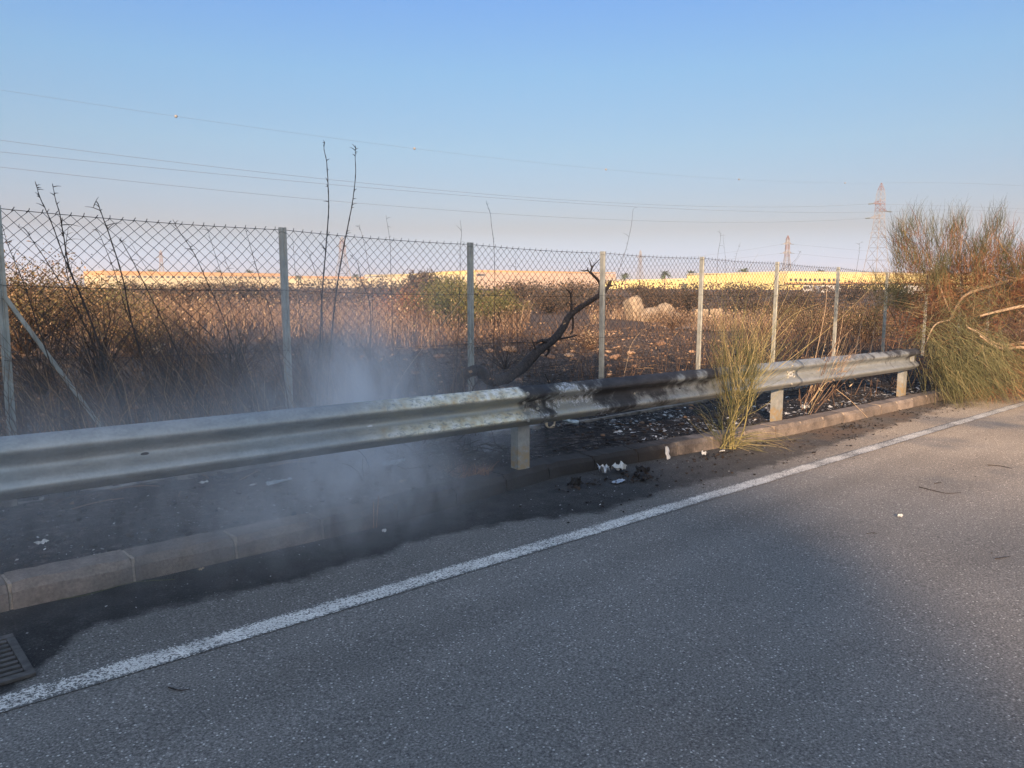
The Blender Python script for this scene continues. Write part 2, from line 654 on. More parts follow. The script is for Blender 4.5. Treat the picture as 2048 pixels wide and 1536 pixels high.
# straw-coloured heat tint round the fire
tint = k.curve(S[0], [(-1, 0), (2.3, 0.0), (2.9, 0.5), (3.4, 0.75), (4.2, 0.8), (5.0, 0.35), (6.2, 0.1), (14, 0.0)], 0, 1)
c = k.mix(k.math('MULTIPLY', tint, k.step(n1, 0.25, 0.75)), c, (0.34, 0.315, 0.22))
# white zinc oxide where the coating burnt: on the two crests
crest = k.math('MAXIMUM', k.step(k.math('ABSOLUTE', k.math('SUBTRACT', hz, 0.770)), 0.060, 0.022), k.step(k.math('ABSOLUTE', k.math('SUBTRACT', hz, 0.585)), 0.052, 0.018))
ox = k.curve(S[0], [(-1, 0), (2.45, 0.0), (3.0, 0.85), (3.75, 1.0), (3.93, 0.95), (3.98, 0.0), (14, 0.0)], 0, 1)
ox = k.math('MULTIPLY', k.math('MULTIPLY', ox, crest), k.step(st, 0.36, 0.50))
c = k.mix(k.math('MULTIPLY', ox, 0.95), c, k.ramp(k.noise(16, 3), [(0.35, (0.82, 0.81, 0.74)), (0.52, (0.66, 0.63, 0.48)), (0.74, (0.52, 0.37, 0.18))]))
# soot, right of the joint
sx = k.curve(S[0], [(-1, .0), (3.9, .0), (3.94, .50), (4.15, .72), (4.35, .42), (4.65, .50), (4.95, .80), (5.5, .82), (6.1, .52), (7.0, .34), (8.2, .12), (10.2, .25), (12, .62)], 0, 1)
upper = k.math('MULTIPLY', k.math('SUBTRACT', hz, 0.655), 1.9)
sm = k.math('ADD', k.math('ADD', sx, k.math('MULTIPLY', k.math('SUBTRACT', st2, 0.5), 1.9)), upper)
sm = k.math('MULTIPLY', k.step(sm, 0.30, 0.78), k.step(S[0], 3.90, 3.96))
c = k.mix(k.math('MULTIPLY', sm, 0.95), c, k.ramp(n1, [(0.3, (0.014, 0.014, 0.018)), (0.7, (0.045, 0.046, 0.055))]))
rim = k.math('MULTIPLY', k.step(k.math('ABSOLUTE', k.math('SUBTRACT', sm, 0.35)), 0.3, 0.05), k.math('MULTIPLY', k.step(S[0], 3.98, 4.1), k.step(S[0], 5.5, 4.9)))
c = k.mix(k.math('MULTIPLY', rim, k.step(k.noise(45, 4, rough=.8), 0.46, 0.6)), c, (0.55, 0.58, 0.62))
k.color(c)
k.rough(k.ramp(sm, [(0, 0.42), (1, 0.7)]))
k.b.inputs['Metallic'].default_value = 0.45
k.bump(k.math('ADD', n2, k.math('MULTIPLY', ox, 2)), 0.002, 0.5)
M_RAIL = k.m

k = Mat('rail_post_steel', 0.55, 0.3, 0.5)
S = k.sep()
n1 = k.noise(14, 4, rough=0.65)
c = k.ramp(n1, [(0.3, (0.20, 0.22, 0.22)), (0.7, (0.33, 0.34, 0.33))])
hz = k.math('SUBTRACT', S[2], k.math('MULTIPLY', S[0], SLOPE))
rust = k.step(k.math('ADD', hz, k.math('MULTIPLY', k.math('SUBTRACT', k.noise(11, 4), 0.5), 0.35)), 0.32, 0.20)
c = k.mix(k.math('MULTIPLY', rust, k.step(k.noise(24, 4), .3, .6)), c, (0.30, 0.235, 0.145))
k.color(c)
M_RPOST = k.m

M_FPOST = simple('fence_post_galvanised', (0.30, 0.32, 0.31), 0.5, 0.4, 0.22, 9)
M_WIRE = simple('weathered_wire', (0.035, 0.036, 0.040), 0.55, 0.5, 0.3, 30)
k = Mat('charred_wood', 0.8)
n = k.noise(30, 4, rough=0.7)
c = k.ramp(n, [(0.35, (0.012, 0.011, 0.012)), (0.6, (0.045, 0.036, 0.033)), (0.8, (0.10, 0.075, 0.06))])
c = k.mix(k.step(k.noise(9, 4), 0.69, 0.73), c, (0.36, 0.22, 0.12))
k.color(c)
k.bump(k.noise(40, 4, k.scaled(k.pos(), (1, 1, 0.4))), 0.01, 1.0)
M_CHAR = k.m
M_IRON = simple('cast_iron', (0.085, 0.08, 0.078), 0.6, 0.3, 0.4, 25)
M_HOLE = simple('drain_dark', (0.01, 0.01, 0.01), 0.9, 0, 0.1)
M_DRY = stem_mat('dry_grass', [(0.0, (0.040, 0.027, 0.022)), (0.3, (0.10, 0.060, 0.042)), (0.55, (0.175, 0.118, 0.082)), (0.78, (0.30, 0.215, 0.148)), (0.93, (0.48, 0.37, 0.25)), (1.0, (0.24, 0.22, 0.10))])
M_BURNTGRASS = stem_mat('scorched_grass', [(0.0, (0.030, 0.022, 0.020)), (0.5, (0.075, 0.048, 0.036)), (0.8, (0.20, 0.12, 0.07)), (1.0, (0.38, 0.27, 0.16))])
M_REED = stem_mat('scorched_reed', [(0.0, (0.028, 0.024, 0.026)), (0.6, (0.060, 0.050, 0.045)), (1.0, (0.15, 0.12, 0.08))])
M_BROOM = stem_mat('broom_green', [(0.0, (0.030, 0.036, 0.020)), (0.45, (0.085, 0.088, 0.042)), (0.8, (0.135, 0.128, 0.06)), (1.0, (0.28, 0.23, 0.13))])
M_BROOMY = stem_mat('broom_yellow', [(0.0, (0.045, 0.055, 0.024)), (0.45, (0.105, 0.115, 0.05)), (0.8, (0.24, 0.205, 0.09)), (1.0, (0.42, 0.34, 0.18))])
M_RUST = stem_mat('broom_scorched', [(0.0, (0.055, 0.030, 0.024)), (0.4, (0.15, 0.062, 0.038)), (0.7, (0.26, 0.110, 0.050)), (0.9, (0.30, 0.18, 0.09)), (1.0, (0.16, 0.15, 0.07))])
M_BARK = simple('pale_bark', (0.30, 0.22, 0.15), 0.85, 0, 0.35, 18)
M_SHRUBBROWN = stem_mat('shrub_brown', [(0.0, (0.045, 0.028, 0.020)), (0.4, (0.10, 0.064, 0.042)), (0.65, (0.10, 0.095, 0.045)), (0.88, (0.26, 0.165, 0.095)), (1.0, (0.38, 0.27, 0.17))])
M_SHRUBGREEN = stem_mat('shrub_green', [(0.0, (0.035, 0.045, 0.018)), (0.5, (0.085, 0.095, 0.038)), (0.85, (0.16, 0.14, 0.06)), (1.0, (0.26, 0.16, 0.08))])
M_SHRUBDARK = stem_mat('shrub_dark', [(0.0, (0.022, 0.022, 0.018)), (0.5, (0.055, 0.045, 0.034)), (0.85, (0.12, 0.075, 0.05)), (1.0, (0.22, 0.14, 0.08))])
M_LEAF = stem_mat('tree_leaf', [(0.0, (0.035, 0.055, 0.018)), (1.0, (0.09, 0.12, 0.04))])
M_STONE = simple('pale_stone', (0.27, 0.22, 0.165), 0.9, 0, 0.3, 5)
M_STONEO = stem_mat('scorched_stones', [(0.0, (0.035, 0.029, 0.027)), (0.5, (0.10, 0.072, 0.056)), (0.8, (0.24, 0.145, 0.095)), (1.0, (0.42, 0.29, 0.19))])
M_CONC = simple('old_concrete', (0.36, 0.32, 0.27), 0.92, 0, 0.35, 6)
M_ASH = stem_mat('ash_flakes', [(0.0, (0.07, 0.07, 0.075)), (0.5, (0.24, 0.25, 0.26)), (1.0, (0.62, 0.63, 0.64))])
M_CINDER = stem_mat('cinders', [(0.0, (0.008, 0.008, 0.009)), (1.0, (0.045, 0.035, 0.03))])
M_EDGE = simple('sooty_edging', (0.13, 0.12, 0.11), 0.95, 0, 0.7, 9)
M_PAPER = simple('scorched_paper', (0.48, 0.49, 0.49), 0.7, 0, 0.25, 40)
M_PLASTIC = simple('melted_plastic', (0.30, 0.36, 0.40), 0.35, 0, 0.5, 30, 0.5)
M_TIN = simple('crushed_tin', (0.45, 0.47, 0.50), 0.35, 0.7, 0.35, 25)
M_TAN = simple('scorched_card', (0.34, 0.26, 0.17), 0.85, 0, 0.4, 30)

# ------------------------------------------------------------------ ground, road


def struct(o):
    o['kind'] = 'structure'
    return o


def geo_lines(pts):
    out = [pts[0][0]]
    for (a, sa), (b, sb) in zip(pts[:-1], pts[1:]):
        x = a
        while x < b - 1e-6:
            t = (x - a) / (b - a)
            x = min(b, x + sa * (sb / sa) ** t)
            if b - x < 0.3 * sb:
                x = b
            out.append(x)
    return np.array(out)


gx = geo_lines([(-6000, 800), (-60, 8), (-6, 0.4), (0, 0.07), (14, 0.07), (40, 0.5), (120, 8), (6000, 800)])
gy = geo_lines([(4.36, 0.045), (7.5, 0.07), (14, 0.14), (40, 0.6), (120, 8), (6000, 800)])
X, Y = np.meshgrid(gx, gy, indexing='ij')
Z = ground(X, Y)
# the first row of cells starts right behind the kerb, wherever it bends
Yk = Y + (np.clip(kerb_y(X) + 0.19, 4.2, 4.6) - 4.36) * np.clip(1 - (Y - 4.36) / 0.6, 0, 1)
Z[:, 0] = base(X[:, 0]) + 0.06
idx = np.arange(X.size).reshape(X.shape)
Fg = np.stack([idx[:-1, :-1], idx[1:, :-1], idx[1:, 1:], idx[:-1, 1:]], -1).reshape(-1, 4)
Vg = np.stack([X, Yk, Z], -1).reshape(-1, 3)
struct(put('field_ground', Vg, Fg, M_SOIL, smooth=True))
gy2 = np.array([-6000, -1200, -300, -80, -20, -9, -7.2])
X, Y = np.meshgrid(geo_lines([(-6000, 800), (-60, 8), (60, 8), (6000, 800)]), gy2, indexing='ij')
Z = base(X) - 0.05
idx = np.arange(X.size).reshape(X.shape)
struct(put('roadside_ground', np.stack([X, Y, Z], -1).reshape(-1, 3), np.stack([idx[:-1, :-1], idx[1:, :-1], idx[1:, 1:], idx[:-1, 1:]], -1).reshape(-1, 4), M_SOIL))
rx = np.array([-400, -30, 0, 20, 40, 60, 500.])


def strip(name, y0, y1, dz, m, xs=rx, kind=True):
    V = []
    for x in xs:
        V += [(x, y0, base(x) + dz), (x, y1, base(x) + dz)]
    F = [(2 * i, 2 * i + 2, 2 * i + 3, 2 * i + 1) for i in range(len(xs) - 1)]
    o = put(name, V, F, m)
    if kind:
        struct(o)
    return o


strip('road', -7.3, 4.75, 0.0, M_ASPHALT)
strip('road_edge_line', 3.10, 3.245, 0.004, M_PAINT)

# kerb: every stone is a piece of its own
kerb = thing('kerb', 'sooty concrete kerb of short stones between road and guard rail', 'kerb', (4, 4.2, 0))
prof = [(0.0, -0.12), (0.012, 0.085), (0.045, 0.122), (0.2, 0.125), (0.2, -0.12)]
xs = np.arange(-3.18, 22, 0.54)
for i, x0 in enumerate(xs):
    x1 = x0 + 0.524
    j = RS.uniform(-0.004, 0.004, 2)
    V = []
    n = 9
    for q in np.linspace(0, 1, n):
        x = x0 + (x1 - x0) * q
        in_ = 0.0015 if q in (0, 1) else 0
        for (py, pz) in prof:
            yy = kerb_y(x) + py + j[0] + (in_ if py < 0.1 else -in_) + 0.003 * RS.rand()
            zz = base(x) + pz + j[1] - (in_ if pz > 0 else 0) + 0.005 * RS.rand() * (pz > 0) - (0.012 * RS.rand() ** 4 if py < 0.1 and pz > 0 else 0)
            V.append((x, yy, zz))
    P = len(prof)
    F = []
    for a in range(n - 1):
        for b in range(P):
            b2 = (b + 1) % P
            F.append((a * P + b, (a + 1) * P + b, (a + 1) * P + b2, a * P + b2))
    V += [tuple(np.mean(V[:P], 0)), tuple(np.mean(V[-P:], 0))]
    T = [(len(V) - 2, b, (b + 1) % P) for b in range(P)] + [(len(V) - 1, (n - 1) * P + (b + 1) % P, (n - 1) * P + b) for b in range(P)]
    put('kerb_stone', V, [np.array(F), np.array(T)], M_KERB, kerb, rnd=np.full(len(V), RS.rand()))
    xm = x0 + 0.536
    ym = float(kerb_y(xm))
    z = float(base(xm))
    Vm, Fm = box(xm - 0.008, xm + 0.008, ym + 0.002, ym + 0.197, z - 0.1, z + 0.120)
    Vm[:, 1] += np.where((Vm[:, 1] < ym + 0.1) & (Vm[:, 2] > z), 0.03, 0)
    put('mortar_joint', Vm, Fm, M_MORTAR, kerb)

# old concrete edging half buried behind the rail
edging = thing('concrete_edging', 'low pale broken concrete edging half buried in ash behind the guard rail', 'edging', (4, 5.7, 0))
x = -1.5
while x < 14:
    L = random.uniform(0.7, 1.4)
    z = float(base(x))
    V, F = box(x, x + L - 0.02, 5.70, 5.78, z - 0.1, z + 0.125 + random.uniform(-0.025, 0.02))
    V[:, 1] += 0.06 * math.sin(x * 0.9)
    V += RS.uniform(-0.008, 0.008, V.shape)
    if random.random() < 0.8:
        put('edging_block', V, F, M_EDGE, edging)
    x += L

# ------------------------------------------------------------------ guard rail
rail = thing('guard_rail', 'galvanised W-beam guard rail, soot blackened and bleached by fire near its middle post', 'guard rail', (4, 4.3, 0))
RY = 4.24
# cross-section: (depth towards the road, height); two crests
hp = np.linspace(0, 1, 33)
zz = 0.80 - 0.305 * hp


def wdepth(h):
    # 0 at the edges and in the middle valley, 0.08 at the crests
    keys = [(0, .004), (.06, .034), (.13, .063), (.20, .075), (.26, .071), (.34, .036), (.40, .009), (.46, 0), (.52, 0), (.60, .016), (.70, .056), (.78, .075), (.85, .069), (.93, .036), (1, .014)]
    return np.interp(h, [a for a, b in keys], [b for a, b in keys])


hh = np.array([0, .04, .08, .12, .16, .20, .23, .26, .29, .32, .36, .40, .44, .47, .5, .53, .56, .60, .64, .68, .71, .74, .77, .80, .84, .88, .92, .96, 1.0])
joints = [-4.12, -0.10, 3.93, 8.00, 12.0]
for i in range(len(joints) - 1):
    a, b = joints[i], joints[i + 1] + (0.30 if i < 3 else -0.1)
    n = 60
    ux = np.linspace(a, b, n)
    xx, h2 = np.meshgrid(ux, hh, indexing='ij')
    # each beam laps over the next one: its far end lies in front
    lap = 0.004 if True else 0
    front = 0.0045 * (1 - (xx - a) / (b - a))
    dep = wdepth(h2)
    dent = 0.010 * fbm(xx * 1.1, h2 * 2 + i, 3, 21)
    yy = RY + 0.0 - dep - (0.006 * ((xx - a) / (b - a))) + dent
    if i == 3:
        # last beam is bent back and dented at its end
        yy = yy + 0.05 * np.clip((xx - 10.6) / 1.4, 0, 1) ** 2
    zz = base(xx) + 0.802 - 0.305 * h2
    V = np.stack([xx, yy, zz], -1).reshape(-1, 3)
    Vb = V + np.array([0, 0.003, 0])
    N = n * len(hh)
    idx = np.arange(N).reshape(n, len(hh))
    Fq = np.stack([idx[:-1, :-1], idx[:-1, 1:], idx[1:, 1:], idx[1:, :-1]], -1).reshape(-1, 4)
    Fb = Fq[:, ::-1] + N
    rim = []
    for A in (idx[0, :], idx[-1, ::-1]):
        rim += [(A[q], A[q] + N, A[q + 1] + N, A[q + 1]) for q in range(len(A) - 1)]
    for A in (idx[::-1, 0], idx[:, -1]):
        rim += [(A[q], A[q] + N, A[q + 1] + N, A[q + 1]) for q in range(len(A) - 1)]
    put('beam', np.vstack([V, Vb]), [Fq, Fb, np.array(rim)], M_RAIL, rail, smooth=True)


def disc(cx, cy, cz, rx_, rz_, t, m, name, parent, n=14, label=None):
    th = np.linspace(0, 2 * math.pi, n, endpoint=False)
    V = [(cx + rx_ * math.cos(a), cy, cz + rz_ * math.sin(a)) for a in th] + [(cx + 0.75 * rx_ * math.cos(a), cy - t, cz + 0.75 * rz_ * math.sin(a)) for a in th]
    V += [(cx, cy - t * 1.15, cz)]
    F4 = [(i, (i + 1) % n, n + (i + 1) % n, n + i) for i in range(n)]
    F3 = [(n + i, n + (i + 1) % n, 2 * n) for i in range(n)]
    return put(name, V, [np.array(F4), np.array(F3)], m, parent, smooth=False, label=label)


M_BOLT = simple('bolt_zinc', (0.30, 0.30, 0.28), 0.5, 0.5, 0.3, 60)
M_SLOT = simple('slot_bright', (0.55, 0.58, 0.62), 0.6, 0, 0.1)
M_SLOTD = simple('slot_dark', (0.03, 0.03, 0.035), 0.8, 0, 0.2)
M_PLATE = simple('reflector_plate', (0.46, 0.48, 0.48), 0.45, 0.3, 0.2, 60)
for i, jx in enumerate(joints[1:4]):
    for dx, h in ((0.06, 0.41), (0.06, 0.60), (0.20, 0.41), (0.20, 0.60), (0.045, 0.16), (0.045, 0.83)):
        x = jx + dx
        yb = RY - float(wdepth(h)) - 0.008
        disc(x, yb, float(base(x)) + 0.802 - 0.305 * h, 0.016, 0.016, 0.011, M_BOLT, 'bolt', rail)
    x = jx + 0.125
    z = float(base(x)) + 0.802 - 0.305 * 0.5
    V, F = box(x - 0.048, x + 0.048, RY - 0.020, RY - 0.009, z - 0.028, z + 0.028)
    pl = put('reflector_plate', V, F, M_PLATE if i == 2 else M_RAIL, rail, label='small pale plate bolted at the joint' if i == 2 else None)
    disc(x, RY - 0.0205, z, 0.008, 0.008, 0.006, M_SLOTD, 'plate_bolt', pl, 10)
for px_, py_, m, lb in ((740, 853, M_SLOT, 'pale oval slot'), (290, 908, M_SLOTD, 'dark oval slot'), (1270, 787, M_BOLT, None), (1360, 777, M_SLOTD, None)):
    p = at_y(px_, py_, RY - 0.01)
    disc(p[0], RY - 0.007, p[2], 0.022 if px_ < 1000 else 0.014, 0.009, 0.003, m, 'slot', rail, 14, lb)
# posts: C section behind the beam with a spacer
for x in (-3.9, 0.08, 4.10, 8.13, 11.75):
    z = float(base(x))
    y0, y1 = 4.335, 4.42
    w = 0.062
    t = 0.005
    out = [(x - w, y0), (x + w, y0), (x + w, y1), (x + w - 0.022, y1), (x + w - 0.022, y1 - t), (x + w - t, y1 - t), (x + w - t, y0 + t), (x - w + t, y0 + t), (x - w + t, y1 - t), (x - w + 0.022, y1 - t), (x - w + 0.022, y1), (x - w, y1)]
    n = len(out)
    V = [(a, b, z - 0.1) for a, b in out] + [(a, b, z + 0.73) for a, b in out]
    F4 = [(i, (i + 1) % n, n + (i + 1) % n, n + i) for i in range(n)]
    put('post', V, np.array(F4), M_RPOST, rail)
    V, F = box(x - 0.055, x + 0.055, RY + 0.006, y0 - 0.001, z + 0.56, z + 0.74)
    put('spacer', V, F, M_RPOST, rail)

# ------------------------------------------------------------------ chain link fence
FY = 7.3
fence = thing('chain_link_fence', 'chain link fence on grey steel posts along the burnt field', 'fence', (8, FY, 0))
PX = [-3.7, -1.24, 1.18, 3.60, 6.03, 8.48, 10.96, 13.41, 15.92, 18.42, 20.9, 23.4, 25.9]


def ftop(x):
    """height of the fence's top wire"""
    x = np.asarray(x, float)
    i = np.clip(np.searchsorted(PX, x) - 1, 0, len(PX) - 2)
    a = np.array(PX)[i]
    b = np.array(PX)[i + 1]
    u = (x - a) / (b - a)
    hs = np.array([2.1, 2.1, 2.115, 2.105, 2.09, 2.10, 2.13, 2.14, 2.13, 2.10, 2.1, 2.1, 2.1])
    return base(x) + hs[i] * (1 - u) + hs[i + 1] * u - 0.018 * 4 * u * (1 - u)


lean = {1.18: 0.02, 3.60: -0.005, 10.96: 0.02, 13.41: 0.02, 15.92: 0.015, 8.48: -0.01}
for x in PX:
    zt = float(ftop(x)) + 0.02
    zb = float(base(x)) + 0.02
    y0 = FY - 0.066
    w = 0.031
    d = 0.05
    t = 0.004
    # folded C profile with a rib in the middle of its face
    out = [(-w, 0), (-0.010, 0), (-0.006, 0.008), (0.006, 0.008), (0.010, 0), (w, 0), (w, d), (w - 0.012, d), (w - 0.012, d - t), (w - t, d - t), (w - t, t), (0.010, t), (0.006, 0.012), (-0.006, 0.012), (-0.010, t), (-w + t, t), (-w + t, d - t), (-w + 0.012, d - t), (-w + 0.012, d), (-w, d)]
    n = len(out)
    ln = lean.get(x, 0.0)
    x = x * 0.99
    V = [(x - ln + a, y0 + b, zb - 0.1) for a, b in out] + [(x + ln * 0.2 + a, y0 + b, zt) for a, b in out]
    F4 = [(i, (i + 1) % n, n + (i + 1) % n, n + i) for i in range(n)]
    p = put('post', V, np.array(F4), M_FPOST, fence)
    # short wire ties
    for h in (0.05, 0.62, 1.22, 1.80):
        zc = zt - h
        th = np.linspace(0, 2 * math.pi, 13)
        P = np.array([(x + 0.037 * math.cos(a), y0 + 0.022 + 0.036 * math.sin(a), zc + 0.006 * math.sin(2 * a)) for a in th])
        V, F = tubes(P, np.full(13, 0.0022), 4)
        put('wire_tie', V, F, M_WIRE, fence)
# raking brace of the end post
P0 = at_y(9, 592, 7.22)
P1 = at_y(240, 858, 7.22)
P1[2] = float(base(P1[0])) + 0.05
dv = (P1 - P0) / np.linalg.norm(P1 - P0)
up = np.cross(dv, (0, 1, 0))
V = []
for P in (P0, P1):
    for a, b in ((-.016, -.002), (.016, -.002), (.016, .030), (.012, .030), (.012, .002), (-.012, .002), (-.012, .030), (-.016, .030)):
        V.append(P + up * a + np.array((0, b, 0)))
put('brace', V, [(i, (i + 1) % 8, 8 + (i + 1) % 8, 8 + i) for i in range(8)], M_FPOST, fence, label='raking brace of the leftmost post')
# tension wires
wx = np.arange(-3.7, 25.9, 0.1)
for h in (0.0, 0.6, 1.2, 1.82):
    zs = ftop(wx) - h + (0.012 * fbm(wx * 0.7, wx * 0 + h, 3, 31) if h else 0)
    P = np.stack([wx, np.full_like(wx, FY - 0.004), zs], 1)
    V, F = tubes(P, np.full(len(wx), 0.0028), 4)
    put('tension_wire', V, F, M_WIRE, fence)
# the woven wires
cell = 0.1
hgt = 2.0
mb = MB()


def warp(xx, dz):
    """bulges of the slack mesh"""
    a = fbm(xx * 1.1, dz * 1.3, 3, 41) * 0.09
    b = fbm(xx * 1.1 + 50, dz * 1.3, 3, 43) * 0.07
    e = np.clip(dz / 0.25, 0, 1) * np.clip((hgt - dz) / 0.3, 0.2, 1)
    return a * e, b * e, fbm(xx * 0.9, dz * 0.9 + 9, 3, 47) * 0.10 * e


nz = int(hgt / (cell / 2)) + 1
dz = np.linspace(0, hgt, nz)
x0s = np.arange(-3.7, 25.9, cell)
for s in (1, -1):
    xx = x0s[:, None] + s * dz[None, :]
    ok = (xx > -3.72) & (xx < 25.9)
    DZ = np.broadcast_to(dz, xx.shape)
    # continue the family beyond both ends
    xx2 = np.where(xx > 25.9, xx - 29.6, np.where(xx < -3.7, xx + 29.6, xx))
    wa, wb, wc = warp(xx2, DZ)
    zt = ftop(xx2) - DZ + wb
    P = np.stack([xx2 + wa, FY - 0.002 + 0.002 * s * np.cos(DZ / cell * 2 * math.pi) + wc * 0.5, zt], -1)
    # break wires that wrap round
    for r in range(P.shape[0]):
        row = xx2[r]
        jump = np.where(np.abs(np.diff(row)) > 1)[0]
        segs = np.split(np.arange(nz), jump + 1)
        for sg in segs:
            if len(sg) > 2:
                V, F = tubes(P[r, sg], np.full(len(sg), 0.0026), 3)
                mb.add(V, F)
# twisted ends along the top edge
P = []
for x in x0s:
    zt = float(ftop(x))
    P.append([(x - 0.012, FY, zt - 0.012), (x, FY - 0.004, zt + 0.008), (x + 0.01, FY, zt + 0.026)])
P = np.array(P) + RS.uniform(-0.004, 0.004, (len(P), 3, 3))
V, F = tubes(P, np.full(P.shape[:2], 0.0032), 4)
mb.add(V, F)
mb.put('wire_mesh', M_WIRE, fence, kind='stuff')

# ------------------------------------------------------------------ drain grate
g = at_y(-20, 1330, 3.55)
gr = thing('drain_grate', 'rusty slotted iron drain grate in the asphalt by the kerb', 'drain grate', (0.36, 3.55, 0.0))
gz = float(base(0.36)) + 0.004
V, F = box(0.12, 0.52, 3.34, 3.76, gz - 0.003, gz + 0.001)
put('pit', V, F, M_HOLE, gr)
for (a, b, c_, d_) in ((0.10, 0.54, 3.32, 3.36), (0.10, 0.54, 3.74, 3.78), (0.10, 0.13, 3.363, 3.737), (0.51, 0.54, 3.363, 3.737)):
    V, F = box(a, b, c_, d_, gz - 0.002, gz + 0.010)
    put('frame', V, F, M_IRON, gr)
for i in range(8):
    yb = 3.375 + i * 0.047
    V, F = box(0.133, 0.507, yb, yb + 0.024, gz + 0.0015, gz + 0.009)
    put('bar', V, F, M_IRON, gr)

# ------------------------------------------------------------------ stems and shrubs


def spline(P, res):
    P = np.asarray(P, float)
    t = np.linspace(0, len(P) - 1, res)
    i = np.clip(t.astype(int), 0, len(P) - 2)
    f = (t - i)[:, None]
    Pm = np.vstack([2 * P[:1] - P[1:2], P, 2 * P[-1:] - P[-2:-1]])
    p0, p1, p2, p3 = Pm[i], Pm[i + 1], Pm[i + 2], Pm[i + 3]
    return 0.5 * ((2 * p1) + (-p0 + p2) * f + (2 * p0 - 5 * p1 + 4 * p2 - p3) * f ** 2 + (-p0 + 3 * p1 - 3 * p2 + p3) * f ** 3)


# charred branch leaning by the fence
BR = [(905, 800), (915, 778), (923, 756), (938, 744), (957, 741), (970, 752), (984, 762), (1010, 757), (1030, 745), (1048, 733), (1075, 703), (1093, 690), (1112, 674), (1128, 652), (1136, 636), (1150, 622), (1176, 605), (1198, 591), (1213, 578), (1222, 562)]


def yb(px):
    return 6.75 + (px - 905) / 320 * 0.75


def bp(px, py, off=0):
    return at_y(px, py, yb(px) + off)


root = bp(905, 812)
branch = thing('charred_branch', 'charred black forked branch leaning over the guard rail in front of the fence', 'branch', tuple(root))
P = [bp(a, b) for a, b in BR]
P.insert(0, np.array((P[0][0] - 0.02, P[0][1], float(ground(P[0][0], P[0][1])) - 0.05)))
R = np.interp(np.arange(len(P)), [0, 2, 4, 7, 10, 12, 15, 18, len(P) - 1], [.09, .078, .062, .070, .070, .060, .044, .034, .018])
V, F = tube1(P, R, 9, 70)
V += RS.uniform(-0.004, 0.004, V.shape)
put('main_limb', V, F, M_CHAR, branch, smooth=True)
subs = [([(1198, 592), (1201, 575), (1197, 562), (1188, 552), (1181, 545)], .018, .014),
        ([(1181, 545), (1184, 536), (1190, 528), (1201, 517)], .012, .004),
        ([(1184, 536), (1181, 527), (1177, 516)], .008, .003),
        ([(1181, 547), (1175, 541), (1168, 542), (1161, 540)], .010, .004),
        ([(1175, 541), (1176, 535)], .008, .005),
        ([(1142, 632), (1143, 612), (1142, 598), (1140, 585), (1133, 579)], .014, .006),
        ([(1143, 612), (1149, 607), (1152, 611)], .008, .004), ([(1142, 610), (1135, 605), (1133, 611)], .008, .004),
        ([(1142, 590), (1146, 578)], .007, .004),
        ([(1142, 612), (1146, 640), (1145, 660), (1141, 668)], .012, .008),
        ([(1098, 688), (1084, 681), (1072, 686)], .020, .012), ([(1084, 681), (1110, 679), (1135, 675), (1155, 670)], .018, .006),
        ([(1076, 703), (1070, 695), (1064, 680)], .014, .006),
        ([(1213, 578), (1220, 572), (1228, 570)], .012, .004), ([(1217, 570), (1216, 560)], .007, .004), ([(1222, 564), (1226, 556)], .007, .004),
        ([(1092, 692), (1098, 702), (1092, 712)], .016, .01),
        ([(970, 752), (962, 760), (950, 770), (944, 783)], .012, .006),
        ([(1104, 792), (1100, 770), (1090, 748)], .010, .006), ([(1100, 770), (1112, 752), (1130, 745)], .007, .003)]
for pts, r0, r1 in subs:
    P = [bp(a, b, 0.02 * math.sin(i * 2 + a)) for i, (a, b) in enumerate(pts)]
    V, F = tube1(P, 1.35 * np.linspace(r0, r1, len(P)), 6, max(6, 3 * len(P)))
    put('side_branch', V, F, M_CHAR, branch, smooth=True)


def stalk(name, pts, Yp, r0, m, label, cat='stalk', group=None, ground_to=True, twigs=6, rr=0.3, hook=None):
    """a tall dry reed stem with nodes, curled leaf remains and small twigs, standing at Y = Yp"""
    P = [at_y(a, b, Yp + 0.05 * math.sin(i * 1.7 + a)) for i, (a, b) in enumerate(pts)]
    if ground_to:
        e = P[-1]
        d = P[-1] - P[-2]
        gz_ = float(ground(e[0], e[1]))
        if e[2] > gz_ + 0.05:
            k_ = (e[2] - gz_) / max(0.2, abs(d[2])) * 0.6
            P.append(np.array((e[0] + d[0] * k_, e[1], gz_ - 0.03)))
        else:
            P[-1][2] = gz_ - 0.03
    P = P[::-1]
    n = 8 * len(P)
    Q = spline(P, n)
    Q = Q + np.cumsum(RS.uniform(-0.0015, 0.0015, Q.shape), 0) * np.linspace(0, 1, n)[:, None]
    t = np.linspace(0, 1, n)
    rad = r0 * (1 - 0.75 * t)
    rad[::5] *= 1.35
    mb = MB()
    V, F = tubes(Q, rad, 5)
    mb.add(V, F, rr)
    # sheaths and torn leaves near the nodes
    for _ in range(twigs):
        i = RS.randint(int(n * 0.35), n - 1)
        q = Q[i]
        d = RS.normal(size=3) * (1, 0.6, 1)
        d[2] = abs(d[2]) * 0.8
        d /= np.linalg.norm(d)
        L = RS.uniform(0.02, 0.07) * (1 if RS.rand() < 0.85 else 2.0)
        pts_ = [q, q + d * L * 0.5, q + d * L + np.array((0, 0, -0.15 * L))]
        V, F = tubes(spline(pts_, 6), np.linspace(r0 * 0.55, r0 * 0.15, 6), 3)
        mb.add(V, F, min(1, rr + 0.3 * RS.rand()))
    o = mb.put(name, m, None, label=label, cat=cat, group=group, loc=tuple(Q[0]))
    return o


